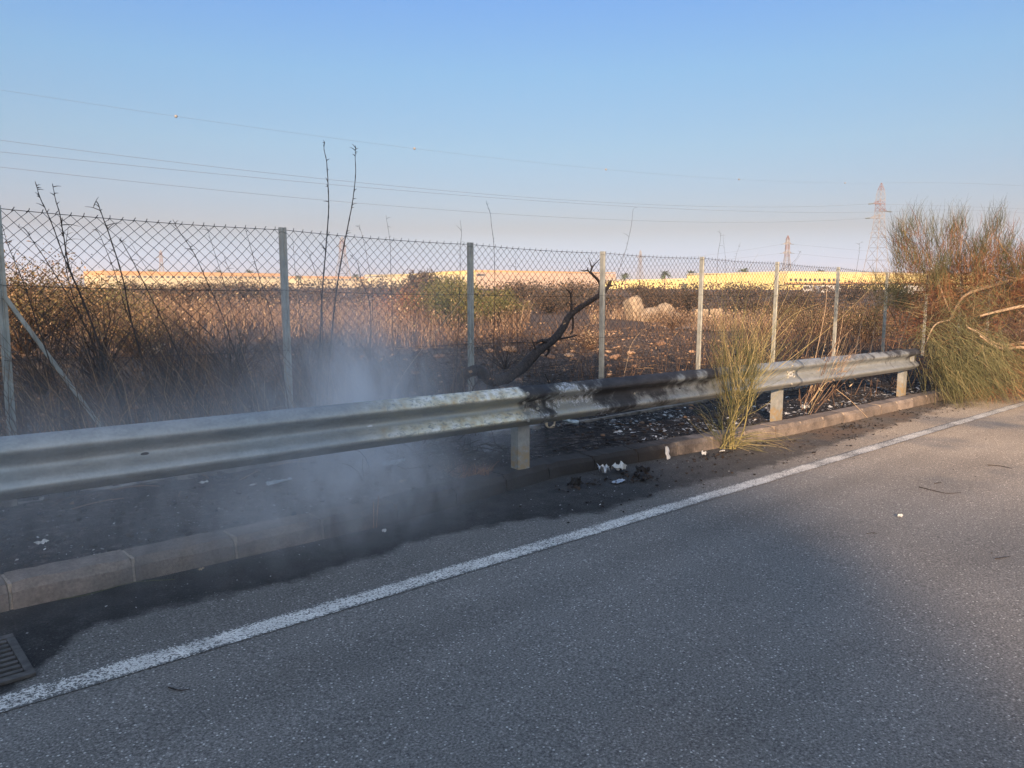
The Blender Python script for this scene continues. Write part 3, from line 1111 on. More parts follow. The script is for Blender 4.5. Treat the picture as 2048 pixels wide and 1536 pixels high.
G1 = 'scorched reed stalks along the fence'
ST = [
    ([(70, 368), (78, 392), (100, 440), (130, 520), (152, 570), (200, 690), (245, 790)], 6.9, .008, 'tall scorched reed stalk leaning left, second highest tip at the left end of the fence'),
    ([(107, 366), (112, 395), (121, 425), (128, 470), (140, 540), (170, 610), (215, 740), (240, 800)], 6.6, .008, 'tall scorched reed stalk with a curled looped tip near the leftmost fence post'),
    ([(186, 416), (193, 402), (203, 425), (222, 480), (246, 560), (262, 640), (300, 780)], 7.0, .008, 'scorched reed stalk whose tip bends over just above the top wire, left fence bay'),
    ([(36, 454), (50, 457), (64, 478), (92, 520), (130, 580), (190, 690), (240, 780)], 7.7, .006, 'dark thin reed with hooked tip beside the leftmost post, below the wire'),
    ([(4, 450), (20, 500), (45, 560), (75, 650), (110, 760)], 7.0, .006, 'dark reed stem just right of the leftmost fence post'),
    ([(140, 452), (135, 480), (133, 530), (150, 600), (190, 700), (215, 800)], 7.5, .006, 'upright thin reed with split tip in the left bay'),
    ([(240, 482), (243, 483), (262, 515), (290, 570), (330, 650), (370, 740), (395, 810)], 6.8, .007, 'long dark reed leaning left with blunt curled tip under the building line'),
    ([(195, 458), (205, 480), (230, 545), (260, 640), (305, 720), (350, 810)], 7.8, .006, 'thin bowed reed between two thicker stalks in the left bay'),
    ([(345, 438), (360, 465), (390, 510), (415, 565), (448, 640), (475, 720), (500, 800)], 7.0, .007, 'long straight scorched reed crossing the yellow building, leaning left'),
    ([(415, 452), (428, 495), (450, 570), (480, 680), (500, 790)], 7.9, .005, 'pale thin reed leaning left in the middle of the left bay'),
    ([(260, 482), (300, 545), (360, 610), (430, 680), (500, 760)], 8.2, .005, 'slender reed slanting far to the left in the first bay'),
    ([(490, 460), (505, 510), (520, 560), (545, 640), (562, 730), (575, 800)], 6.9, .006, 'dark reed stem close left of the second fence post'),
    ([(448, 505), (460, 540), (500, 620), (540, 700), (570, 790)], 7.6, .005, 'short dark reed leaning to the left before the second post'),
    ([(614, 500), (622, 520), (640, 580), (645, 660), (640, 790)], 7.6, .006, 'curved dark reed right of the second fence post'),
    ([(650, 284), (649, 300), (655, 330), (658, 400), (657, 440), (652, 500), (645, 580), (640, 680), (632, 790)], 6.9, .0095, 'tallest knotty reed stalk, left one of the pair rising high above the fence'),
    ([(711, 292), (710, 310), (711, 345), (706, 395), (697, 445), (688, 490), (676, 560), (664, 660), (655, 790)], 7.0, .0095, 'tall knotty reed stalk leaning right, right one of the pair above the fence'),
    ([(712, 452), (722, 462), (735, 520), (745, 600), (735, 790)], 8.0, .004, 'thin grey reed just right of the tall pair'),
    ([(700, 508), (715, 525), (722, 560), (740, 620), (738, 780)], 7.2, .007, 'dark twisted reed under the tall pair'),
    ([(772, 432), (776, 455), (781, 490), (782, 540), (785, 640), (788, 780)], 7.6, .0045, 'thin pale reed rising alone in the middle of the third bay'),
    ([(922, 442), (924, 470), (921, 500), (920, 560), (915, 700), (912, 780)], 7.7, .005, 'beaded thin reed tip just left of the third post'),
    ([(973, 406), (980, 425), (983, 450), (988, 490), (990, 560), (989, 640), (985, 760)], 7.5, .005, 'thin wavy reed right of the third post, tip high over the fence'),
    ([(1276, 416), (1268, 420), (1264, 450), (1255, 490), (1245, 520), (1232, 560), (1215, 620), (1190, 740)], 7.8, .005, 'leaning reed with drooping seed tip right of the fourth post'),
    ([(1440, 460), (1441, 480), (1436, 510), (1432, 580), (1425, 700)], 8.6, .005, 'beaded upright reed right of the fifth fence post'),
    ([(1446, 470), (1450, 510), (1452, 560), (1450, 700)], 8.9, .004, 'second thin reed beside the beaded upright one'),
    ([(1480, 484), (1473, 505), (1466, 540), (1450, 620), (1440, 700)], 8.8, .004, 'branched dry reed midway between the fifth and sixth posts'),
    ([(1600, 502), (1590, 520), (1572, 535), (1558, 545), (1530, 600), (1480, 700)], 5.6, .004, 'thin bent wand crossing the top of the sixth post'),
    ([(1728, 483), (1720, 487), (1719, 505), (1714, 535), (1705, 600), (1695, 700)], 8.0, .005, 'dark reed with bent tip between the last posts'),
    ([(1030, 510), (1032, 560), (1034, 640), (1036, 740)], 8.3, .004, 'dark vertical reed behind the charred branch'),
    ([(560, 520), (575, 560), (600, 640), (605, 790)], 8.0, .004, 'faint thin reed behind the second post'),
    ([(585, 470), (590, 540), (602, 640), (612, 800)], 7.5, .004, 'straight thin reed immediately right of the second post'),
    ([(860, 560), (850, 620), (800, 700), (740, 790)], 7.1, .003, 'bare thin stem slanting right in the smoky bay'),
]
for pts, Yp, r0, lb in ST:
    stalk('reed_stalk', pts, Yp, r0, M_REED, lb, 'reed', G1, twigs=14 if r0 > .0055 else 8, rr=0.8 if r0 > .01 else 0.25)
stalk('dry_straw', [(958, 468 + 60), (930, 590), (880, 655), (820, 730), (790, 780)], 6.9, .004, M_DRY, 'long pale yellow straw slanting across the third fence bay', 'straw', twigs=1, rr=0.9)
stalk('dry_straw', [(1300, 652), (1280, 665), (1262, 690), (1255, 720)], 7.9, .004, M_DRY, 'pale arched straw hanging right of the fourth post', 'straw', twigs=1, rr=0.9)

# thin dead stems and scorched grass crowding the fence line
mb = MB()


def add_stems(mb, M, X0, X1, Y0, Y1, h0, h1, r, leanx, rr=(0, 1), K=5, dens=None, spread=0.25):
    x = RS.uniform(X0, X1, M)
    y = RS.uniform(Y0, Y1, M)
    if dens is not None:
        keep = RS.rand(M) < dens(x, y)
        x, y = x[keep], y[keep]
        M = len(x)
    h = RS.uniform(h0, h1, M) * (0.6 + 0.4 * RS.rand(M))
    z = ground(x, y) - 0.02
    t = np.linspace(0, 1, K)
    lx = (leanx + RS.normal(0, spread, M)) * h
    ly = RS.normal(0, spread * 0.7, M) * h
    cx = RS.normal(0, 0.07, M) * h
    P = np.stack([x[:, None] + lx[:, None] * t ** 1.3 + cx[:, None] * np.sin(t * 5), y[:, None] + ly[:, None] * t ** 1.5, z[:, None] + h[:, None] * t * (1 - 0.12 * t)], -1)
    R = np.broadcast_to(r * (1 - 0.8 * t), (M, K))
    V, F = tubes(P, R, 3)
    mb.add(V, F, np.repeat(RS.uniform(rr[0], rr[1], M), K * 3))
    return P


patch = lambda s, lo, hi, sc=0.8: (lambda x, y: np.clip((fbm(x * sc, y * sc, 3, s) + 0.5 - lo) / (hi - lo), 0, 1))
add_stems(mb, 4000, -1.5, 5.5, 6.0, 12.5, 0.3, 1.7, 0.0036, -0.25, (0, .85), dens=patch(61, .3, .6))
add_stems(mb, 900, 4.2, 9, 7.0, 11.5, 0.2, 0.9, 0.003, -0.05, (0, .8), dens=patch(62, .45, .65))
add_stems(mb, 500, 9, 20, 7.0, 9.5, 0.3, 1.2, 0.004, 0.05, (0.1, .9), dens=patch(62, .4, .6))
P = add_stems(mb, 260, -1.0, 4.4, 6.0, 8.6, 0.9, 1.5, 0.0035, -0.2, (.75, 1.0), spread=.3)
mb.put('dead_stems', M_BURNTGRASS, None, kind='stuff', label='tangle of thin dead stems along the fence', cat='dry stems')

mb = MB()
# ground litter of thin straws lying flat
M = 5000
x = RS.uniform(-2, 18, M)
y = RS.uniform(5.3, 17, M)
kp = RS.rand(M) < patch(66, .3, .6, 1.2)(x, y)
x, y = x[kp], y[kp]
M = len(x)
az = RS.normal(0.2, 0.9, M)
L = RS.uniform(0.06, 0.35, M)
t = np.linspace(-.5, .5, 4)
PX_ = x[:, None] + np.cos(az)[:, None] * L[:, None] * t
PY_ = y[:, None] + np.sin(az)[:, None] * L[:, None] * t
PZ_ = ground(PX_, PY_) + 0.012 + RS.uniform(0, 0.05, M)[:, None] * (0.3 - t * t)
V, F = tubes(np.stack([PX_, PY_, PZ_], -1), np.full((M, 4), 0.0035), 3)
mb.add(V, F, np.repeat(RS.rand(M) ** 1.3, 12))
mb.put('fallen_straw', M_BURNTGRASS, None, kind='stuff', label='burnt straws scattered flat on the field', cat='straw')

# standing dry grass of the field
mb = MB()


def polar(M, u0, u1, d0, d1, pw=1.0):
    u = RS.uniform(u0, u1, M)
    d = d0 + (d1 - d0) * RS.rand(M) ** pw
    a = (u - 1024) / F_PX
    return u, d, d * (math.cos(AZ) + a * math.sin(AZ)), d * (math.sin(AZ) - a * math.cos(AZ))


def grass(mb, M, u0, u1, d0, d1, h0, h1, w, dens, pw=1.0, rr=(0, 1), leanx=0.0, bend=.25):
    u, d, x, y = polar(M, u0, u1, d0, d1, pw)
    kp = (RS.rand(M) < dens(u, d, x, y)) & (y > 8.6)
    u, d, x, y = u[kp], d[kp], x[kp], y[kp]
    M = len(x)
    h = RS.uniform(h0, h1, M) * (0.75 + 0.7 * (fbm(x * .3, y * .3, 3, 71) + .5))
    D = np.stack([RS.normal(leanx, .18, M), RS.normal(0, .18, M), np.ones(M)], 1)
    V, F, r = blades(np.stack([x, y, ground(x, y) - .02], 1), D, h, w * (0.6 + d / 30), bend, 4, RS.uniform(rr[0], rr[1], M) * 0.7 + 0.3 * np.clip(fbm(x * .4, y * .4, 2, 5) + .5, 0, 1))
    mb.add(V, F, r)
    # seed heads and leaf scraps
    C = np.stack([x, y, ground(x, y) + h * RS.uniform(.35, 1, M)], 1) + RS.normal(0, .05, (M, 3))
    V, F, r = leaves(C, RS.uniform(.012, .04, M) * (0.6 + d / 30), RS.uniform(rr[0], 1, M))
    mb.add(V, F, r)


def dl(u, d, x, y):
    # stand edge: close on the left, ending at px 1050
    lim = np.interp(u, [-600, 150, 560, 900, 1050, 1100], [10, 14, 15.5, 18, 26, 60])
    return np.clip((d - lim + 3 * fbm(x * .5, y * .5, 3, 77)) / 3, 0, 1)


grass(mb, 40000, -500, 1060, 12, 42, 0.4, 1.25, .0050, lambda u, d, x, y: dl(u, d, x, y) * np.clip((fbm(x * .45, y * .45, 3, 78) + .5 - .40) / .2, .06, 1), 1.2, (0.0, 1))
mb.put('tall_dry_grass', M_DRY, None, kind='stuff', label='tall rusty dry grass standing behind the fence on the left', cat='dry grass')

mb = MB()
grass(mb, 9000, 1000, 2300, 24, 90, 0.3, 0.8, .006, lambda u, d, x, y: np.clip((fbm(x * .12, y * .12, 3, 81) + .5 - .42) / .12, 0, 1) * np.where((d > 33) & (d < 43) & (u > 1230), .25, 1), 1.0, (0, .9))
grass(mb, 5000, 1480, 2300, 13, 32, 0.3, 0.8, .005, lambda u, d, x, y: np.clip((fbm(x * .3, y * .3, 3, 83) + .5 - .42) / .12, 0, 1), 1.0, (0, 1))
grass(mb, 3500, 900, 1500, 13, 26, 0.12, 0.5, .004, lambda u, d, x, y: np.clip((fbm(x * .5, y * .5, 3, 84) + .5 - .52) / .1, 0, 1), 1.0, (.1, 1))
mb.put('scorched_grass', M_BURNTGRASS, None, kind='stuff', label='thin scorched grass across the burnt open field', cat='dry grass')
mb = MB()
grass(mb, 7000, 1180, 1700, 31, 46, 0.3, 0.75, .006, lambda u, d, x, y: np.clip((fbm(x * .25, y * .25, 3, 85) + .5 - .42) / .1, 0, 1), 1.0, (.5, 1))
mb.put('dry_stubble', M_DRY, None, kind='stuff', label='pale dry stubble round the rubble blocks', cat='stubble')

# scrub belt: low leafy mass towards the horizon
mb = MB()
for (M, u0, u1, d0, d1, h, thr, sc_) in ((26000, -700, 2500, 45, 130, 1.55, .44, .09), (26000, -700, 2500, 110, 260, 2.7, .40, .05)):
    u, d, x, y = polar(M, u0, u1, d0, d1)
    f = fbm(x * sc_, y * sc_, 4, 91) + .5
    kp = f > thr
    u, d, x, y, f = u[kp], d[kp], x[kp], y[kp], f[kp]
    M = len(x)
    ht = h * np.clip((f - thr) / .2, .15, 1.1) * (0.8 + .4 * vnoise(x * .5, y * .5, 3))
    z = ground(x, y) + ht * RS.rand(M) ** .7
    V, F, r = leaves(np.stack([x, y, z], 1), RS.uniform(.09, .22, M) * (d / 80) ** .6, np.clip(vnoise(x * .15, y * .15, 7) * .7 + .4 * RS.rand(M), 0, 1), .7)
    mb.add(V, F, r)
mb.put('distant_scrub', M_SHRUBDARK, None, kind='stuff', label='low brown scrub merging into one belt towards the buildings', cat='scrub')


def shrub(name, px, D, w, h, m, label, cat='shrub', nleaf=2500, nst=60, lsz=.05, group=None, dense=.8, lm=None, shape=1.0, seedy=1):
    p = at_d(px, 600, D)
    x, y = float(p[0]), float(p[1])
    z = float(ground(x, y))
    t = thing(name, label, cat, (x, y, z), group)
    # stems
    P = []
    az = RS.uniform(0, 2 * math.pi, nst)
    rr = RS.rand(nst) ** .5
    tip = np.stack([np.cos(az) * rr * w / 2, np.sin(az) * rr * w / 2, h * (1 - .45 * rr ** 2 * shape) * RS.uniform(.75, 1.05, nst)], 1)
    tt = np.linspace(0, 1, 6)
    Q = np.stack([tip[:, 0:1] * tt ** 1.1, tip[:, 1:2] * tt ** 1.1, tip[:, 2:3] * tt ** .85], -1) + RS.normal(0, .03 * w, (nst, 6, 3)) * tt[None, :, None]
    Q = Q + np.array((x, y, z - .03))
    V, F = tubes(Q, np.broadcast_to(.012 * h / 1.5 * (1 - .85 * tt), (nst, 6)), 3)
    put('stems', V, F, lm or m, t, rnd=np.repeat(RS.rand(nst) * .5, 18))
    # foliage clusters along the stems
    i = RS.randint(0, nst, nleaf)
    k_ = 1.5 + 3.5 * RS.rand(nleaf) ** .7
    a = np.clip(k_.astype(int), 0, 4)
    f = (k_ - a)[:, None]
    C = Q[i, a] * (1 - f) + Q[i, a + 1] * f + RS.normal(0, .055 * (w + h) / 2, (nleaf, 3))
    C[:, 2] = np.maximum(C[:, 2], z + .03)
    cl = vnoise(C[:, 0] * 3 + C[:, 2] * 2, C[:, 1] * 3, 5)
    V, F, r = leaves(C, RS.uniform(.5, 1.2, nleaf) * lsz, np.clip(cl * .6 + RS.rand(nleaf) * .5, 0, 1), .45)
    put('foliage', V, F, m, t, rnd=r)
    return t


SH = [('scorched_shrub', 40, 15, 3.6, 2.25, M_SHRUBBROWN, 'tall brown leafy shrub beside the leftmost fence post', 5200, .040),
      ('scorched_shrub', 120, 19, 3.0, 1.75, M_SHRUBBROWN, 'rounded brown shrub just right of the tall leftmost one', 3000, .045),
      ('green_shrub', 215, 26, 3.4, 1.62, M_SHRUBGREEN, 'low green and tan shrub under the left end of the yellow building', 2600, .05),
      ('scorched_shrub', 265, 16, 2.4, 1.25, M_SHRUBBROWN, 'tan leafy shrub in front of the dry grass, left bay', 2600, .035),
      ('dark_shrub', 355, 60, 4.5, 2.0, M_SHRUBDARK, 'dark rounded shrub below the middle of the left yellow building', 1200, .12),
      ('dark_shrub', 498, 75, 6.0, 2.6, M_SHRUBDARK, 'dark bush left of the second post, before the yellow wall', 1400, .14),
      ('dark_shrub', 560, 60, 4.2, 1.9, M_SHRUBDARK, 'dark bush directly behind the second fence post', 1200, .12),
      ('dark_shrub', 650, 45, 4.6, 1.95, M_SHRUBDARK, 'grey brown bush at the foot of the faint pylon', 1600, .09),
      ('green_shrub', 905, 30, 4.6, 1.95, M_SHRUBGREEN, 'large olive green bush left of the third fence post', 5200, .055),
      ('green_shrub', 985, 36, 4.0, 1.6, M_SHRUBGREEN, 'olive bush right of the third fence post', 3000, .06),
      ('scorched_shrub', 820, 32, 4.2, 1.45, M_RUST, 'rusty red bush in the middle of the third bay', 3200, .055),
      ('dark_shrub', 1100, 55, 6.5, 1.9, M_SHRUBDARK, 'dark scrubby bush before the peach wall', 1800, .10),
      ('dark_shrub', 1320, 62, 5.5, 2.1, M_SHRUBDARK, 'dark bush behind the rubble of pale blocks', 1600, .11),
      ('dark_shrub', 1372, 48, 3.6, 2.3, M_SHRUBDARK, 'burnt dark bush left of the fifth fence post, rising before the yellow wall', 1800, .08),
      ('dark_shrub', 1500, 58, 5.5, 1.5, M_SHRUBDARK, 'low dark bush between the fifth and sixth posts', 1500, .10),
      ('dark_shrub', 1600, 55, 4.6, 2.2, M_SHRUBDARK, 'dark bush just right of the sixth post under the windows', 1700, .09),
      ('scorched_shrub', 1345, 31, 2.4, 1.0, M_DRY, 'pale dry bush in front of the rubble blocks', 1800, .04),
      ('scorched_shrub', 1180, 20, 1.5, .75, M_DRY, 'small pale dry bush left of the fourth post', 1400, .028),
      ('scorched_shrub', 1640, 30, 3.4, 1.25, M_SHRUBBROWN, 'reddish brown bush left of the last thin post', 2600, .045),
      ('scorched_shrub', 1740, 24, 3.0, 1.35, M_SHRUBBROWN, 'brown shrub behind the last visible fence posts', 3000, .04),
      ('green_shrub', 1560, 34, 3.2, 1.2, M_SHRUBBROWN, 'tan bush behind the sixth post', 2000, .05),
      ('scorched_shrub', 1860, 26, 4.5, 1.6, M_RUST, 'orange brown shrub behind the big broom', 3500, .045),
     ('dark_shrub', 420, 110, 9, 3.0, M_SHRUBDARK, 'dark far bush before the centre of the long yellow building', 1300, .2),
     ('dark_shrub', 265, 120, 8, 2.8, M_SHRUBDARK, 'dark far bush before the left part of the long yellow building', 1200, .2),
     ('dark_shrub', 760, 120, 10, 3.4, M_SHRUBDARK, 'dark far bush before the rising pale roofline', 1400, .2),
     ('green_shrub', 900, 110, 9, 3.9, M_SHRUBGREEN, 'tall green far bush just left of the third post, against the pale wall', 2000, .2),
     ('dark_shrub', 1045, 120, 10, 3.2, M_SHRUBDARK, 'dark far bush before the left half of the peach wall', 1300, .22),
     ('dark_shrub', 1150, 130, 9, 3.0, M_SHRUBDARK, 'dark far bush before the right half of the peach wall', 1300, .22),
     ('dark_shrub', 1290, 120, 8, 2.8, M_SHRUBDARK, 'dark far bush before the low yellow wall', 1200, .2),
     ('dark_shrub', 1480, 115, 9, 2.6, M_SHRUBDARK, 'dark far bush before the bright yellow hall', 1200, .2),
     ('dark_shrub', 1700, 110, 10, 3.0, M_SHRUBDARK, 'dark far bush right of the white vans', 1400, .2)]
for nm, px_, D, w_, h_, m, lb, nl, ls in SH:
    shrub(nm, px_, D, w_, h_, m, lb, nleaf=int(nl * 1.5), lsz=ls * .85)
for px_, D, w_, h_, lb in ((70, 9.6, 1.6, 1.35, 'leafless charred shrub behind the leftmost fence post brace'), (190, 10.5, 1.8, 1.5, 'leafless charred shrub in the left bay under the hooked reed'), (330, 9.8, 1.5, 1.15, 'leafless charred shrub in the middle of the left bay'),
                           (455, 11.0, 1.7, 1.3, 'leafless charred shrub left of the second fence post'), (610, 11.5, 1.6, 1.1, 'leafless charred shrub just right of the second fence post'), (1010, 14, 1.6, .8, 'low charred shrub behind the charred branch')):
    shrub('charred_shrub', px_, D, w_, h_, M_BURNTGRASS, lb, nleaf=400, nst=42, lsz=.02, lm=M_REED)
shrub('round_tree', 846, 150, 11, 5.2, M_SHRUBDARK, 'round grey brown tree standing alone before the middle buildings', 'tree', 2600, 50, .32)
shrub('roadside_bush', -120, 12, 2.4, 1.6, M_SHRUBBROWN, 'brown bush left of the leftmost fence post', 'shrub', 1500, 50, .04)

# ------------------------------------------------------------------ broom in front of the rail


def spray(mb, B, D, n, L, r, spread, rr=(0, 1), droop=0.15, K=6, jit=.03, sides=3):
    """n thin stems leaving around point B in direction D"""
    D = np.array(D, float)
    D /= np.linalg.norm(D)
    dirs = D + RS.normal(0, spread, (n, 3))
    dirs /= np.linalg.norm(dirs, axis=1, keepdims=True)
    Ls = L * RS.uniform(.45, 1.1, n)
    t = np.linspace(0, 1, K)
    st = np.array(B) + RS.normal(0, jit, (n, 3)) + D * (L * .35 * RS.rand(n))[:, None]
    cv = RS.normal(0, .09, (n, 3)) * Ls[:, None]
    P = st[:, None] + dirs[:, None] * (Ls[:, None] * t)[..., None] + cv[:, None] * (np.sin(t * 3.1))[None, :, None]
    P[..., 2] -= droop * Ls[:, None] * t ** 2
    V, F = tubes(P, np.broadcast_to(r * (1 - .75 * t), (n, K)), sides)
    mb.add(V, F, np.repeat(RS.uniform(rr[0], rr[1], n), K * sides))
    return P


mbx = np.array((6.62, 4.10, float(base(6.62)) + 0.0))
broom = thing('broom_plant', 'yellow green broom plant growing from the kerb in front of the guard rail', 'plant', tuple(mbx))
RV = np.array((math.sin(AZ), -math.cos(AZ), 0))   # to the right across the view
FV = np.array((math.cos(AZ), math.sin(AZ), 0))
UP = np.array((0, 0, 1.0))
mb = MB()
stems_ = [(-.16, 1.0), (-.05, 1.1), (.06, 1.0), (.2, .95), (-.1, .8), (.35, .85), (.12, 1.15), (.28, 1.1)]
tips = []
for i, (lx, hz_) in enumerate(stems_):
    dv = RV * (lx * .9 + .10) + UP * hz_ * 1.05 + FV * RS.uniform(-.2, .15)
    t = np.linspace(0, 1, 8)
    Q = mbx + RV * RS.uniform(-.04, .08) + dv[None] * (t * .62)[:, None] + RV[None] * (.05 * np.sin(t * 4 + i))[:, None]
    V, F = tubes(Q, .008 * (1 - .5 * t), 5)
    mb.add(V, F, .75)
    tips += [Q[3], Q[5], Q[7]]
mb.put('main_stems', M_BROOMY, broom)
mb = MB()
mg = MB()
for i, q in enumerate(tips):
    spray(mb, q, RV * RS.uniform(-.35, .65) + UP + FV * RS.uniform(-.2, .2), 5, .70, .0017, .13, (.15, 1), .06, 6, .02)
    spray(mg, q, RV * RS.uniform(-.32, .5) + UP + FV * RS.uniform(-.2, .2), 9, .60, .0019, .13, (.1, 1), .05, 6, .03)
# wands reaching out to the upper right
for _ in range(95):
    s = tips[RS.randint(len(tips))]
    spray(mb, s, RV * RS.uniform(-.35, .95) + UP * 1.0 + FV * RS.uniform(-.1, .25), 1, RS.uniform(.6, 1.45), .0022, .04, (.5, 1), .12, 8, .01)
# low stems drooping over the gutter
spray(mb, mbx + UP * .04, RV * 1.0 + UP * .35, 30, .55, .0022, .20, (.4, 1), .40, 7, .03)
spray(mb, mbx + UP * .04, RV * 1.0 - FV * .15 + UP * .12, 16, .6, .0022, .12, (.5, 1), .12, 7, .03)
spray(mb, mbx + UP * .05, -RV * .8 + UP * .9, 14, .5, .0022, .2, (.3, 1), .1, 6, .03)
spray(mb, mbx + UP * .05, UP - FV * .5, 30, .45, .0024, .35, (.1, .8), .1, 6, .04)
mb.put('yellow_stems', M_BROOMY, broom)
mg.put('green_stems', M_BROOM, broom)

# dry stalk cluster by the second post
c0 = np.array((8.75, 4.40, float(ground(8.75, 4.45))))
dc = thing('dry_stalk_clump', 'clump of dry brown stalks leaning right over the guard rail beside its right post', 'plant', tuple(c0))
mb = MB()
for i in range(26):
    lx = RS.uniform(.15, .62)
    q = spray(mb, c0 + RV * RS.uniform(-.05, .12), RV * lx + UP - FV * RS.uniform(.02, .3), 1, RS.uniform(.6, 1.35), .0045 if i < 10 else .003, .03, (.2, 1), .05, 9, .02, 4)
spray(mb, c0 + RV * .35 + UP * .5, RV * .45 + UP, 30, .5, .002, .2, (.4, 1), .05, 5, .06)
mb.put('stalks', M_DRY, dc)
mb = MB()
C = c0 + RV * RS.uniform(.1, .6, 60)[:, None] + UP * RS.uniform(.2, .9, 60)[:, None] + RS.normal(0, .05, (60, 3))
V, F, r = leaves(C, RS.uniform(.012, .03, 60), RS.uniform(.7, 1, 60), .3)
mb.add(V, F, r)
mb.put('dry_leaves', M_DRY, dc)
for i, (a, b, c_, lb) in enumerate((((1672, 778), (1700, 800), (1735, 835), 'thin straw leaning from the rail down onto the kerb'), ((1545, 720), (1520, 690), (1500, 660), 'short straw crossing behind the top of the broom'))):
    P = [at_y(a[0], a[1], 4.08), at_y(b[0], b[1], 4.0), at_y(c_[0], c_[1], 3.96)]
    V, F = tubes(spline(P, 10), np.full(10, .003), 4)
    put('straw', V, F, M_DRY, None, rnd=np.full(len(V), .9), label=lb, cat='straw', loc=tuple(P[2]))
# two reddish sticks and a green wand lying by the kerb
for a, b, lb in (((757, 992), (752, 1032), 'longer reddish twig stuck upright beside the smoky kerb'), ((747, 1003), (746, 1030), 'shorter reddish twig stuck upright beside the smoky kerb')):
    P = [at_y(b[0], b[1], 4.11), at_y((a[0] + b[0]) / 2 + 1, (a[1] + b[1]) / 2, 4.12), at_y(a[0], a[1], 4.14)]
    P[0][2] = float(base(P[0][0])) + 0.0
    V, F = tubes(spline(P, 8), np.linspace(.004, .0025, 8), 5)
    put('twig', V, F, M_RUST, None, rnd=np.full(len(V), .8), label=lb, cat='twig', loc=tuple(P[0]))

# ------------------------------------------------------------------ big broom bush at the right
bc = np.array((13.6, 4.9, float(base(13.6))))
bush = thing('broom_bush', 'big half-scorched broom bush drooping over the end of the guard rail', 'bush', tuple(bc))


def W(px, py, D):
    return at_d(px, py, D)


limbs = [([(2130, 760), (2060, 690), (2010, 692), (1975, 680), (1955, 665), (1935, 655)], 11.6, .035, .014),
         ([(2130, 770), (2060, 700), (2010, 698), (1985, 690), (1960, 672)], 11.4, .03, .012),
         ([(2140, 640), (2090, 608), (2048, 612), (2000, 622), (1960, 632)], 12.0, .040, .016),
         ([(2140, 560), (2080, 552), (2035, 558), (1990, 570), (1935, 588), (1915, 610), (1900, 640)], 12.6, .040, .014),
         ([(2150, 800), (2110, 700), (2060, 600), (2020, 520), (1995, 480)], 13.2, .05, .012),
         ([(2150, 800), (2090, 680), (2010, 600), (1960, 540), (1930, 480)], 12.8, .045, .010),
         ([(1905, 640), (1890, 600), (1870, 550), (1850, 500)], 12.4, .018, .007),
         ([(1960, 632), (1930, 590), (1920, 520), (1925, 470)], 12.9, .018, .007),
         ([(1935, 588), (1960, 560), (1985, 520), (2000, 480)], 13.0, .016, .006),
         ([(1900, 640), (1870, 650), (1850, 690)], 12.0, .014, .007),
         ([(2060, 690), (2080, 640), (2060, 560)], 12.6, .02, .008),
         ([(2040, 640), (2035, 670), (2010, 700)], 11.8, .006, .003)]
LP = []
for pts, D, r0, r1 in limbs:
    P = np.array([W(a, b, D + .25 * math.sin(i * 1.3 + a)) for i, (a, b) in enumerate(pts)])
    V, F = tube1(P, np.linspace(r0, r1, len(P)), 7, 5 * len(P))
    put('branch', V, F, M_BARK, bush, smooth=True)
    LP.append(P)
mg, mr, mt = MB(), MB(), MB()


def sp(mb, px, py, D, dirp, n, L, r=.0032, spread=.2, rr=(0, 1), droop=.05, dj=.5, jit=.12):
    """spray rooted at (px,py,D); dirp = (right, up, forward)"""
    B = W(px, py, D + RS.uniform(-dj, dj))
    d = RV * dirp[0] + UP * dirp[1] + FV * dirp[2]
    spray(mb, B, d, n, L, r, spread, rr, droop, 5, jit)


# upper crown: upright sprays with gaps of sky between
crown = [(1822, 505, -.25), (1812, 470, -.1), (1800, 520, -.5), (1872, 480, 0), (1868, 520, -.1), (1925, 470, .0), (1900, 520, -.1), (1955, 500, .1), (1990, 470, .05), (1985, 520, .0), (2030, 500, .15), (2040, 540, .1), (1845, 545, -.3), (1935, 545, 0), (2070, 500, .2), (2090, 540, .1), (2010, 560, 0), (1880, 570, -.2)]
for (a, b, lx) in crown:
    for _ in range(3):
        g = (a + RS.uniform(-22, 22), b + RS.uniform(-8, 28))
        sp(mg, *g, 12.8, (lx + RS.uniform(-.15, .15), 1, RS.uniform(-.3, .3)), 40, .46, .0026, .20, (.0, .9), 0, .9, .06)
        sp(mr, g[0] + RS.uniform(-12, 12), g[1] + 22, 12.8, (lx + RS.uniform(-.35, .35), 1, RS.uniform(-.4, .4)), 30, .42, .0028, .34, (.2, 1), 0, .9, .09)
# middle: rust and olive, fuller
for _ in range(120):
    a = RS.uniform(1830, 2120)
    b = RS.uniform(530, 690) + max(0, (1880 - a)) * .4
    tgt = (mr, mg, mt)[int(RS.choice(3, p=(.40, .38, .22)))]
    sp(tgt, a, b, 12.9, (RS.uniform(-.9, .5), RS.uniform(-.1, 1), RS.uniform(-.5, .4)), 34, .52, .0028, .36, (0, 1), .08, 1.0, .14)
for _ in range(50):
    a = RS.uniform(1860, 2150)
    b = RS.uniform(560, 760)
    sp(mr if RS.rand() < .5 else mt, a, b, 13.8, (RS.uniform(-.9, .6), RS.uniform(-.5, .8), 0), 46, .6, .0034, .4, (0, .8), .1, .8, .2)
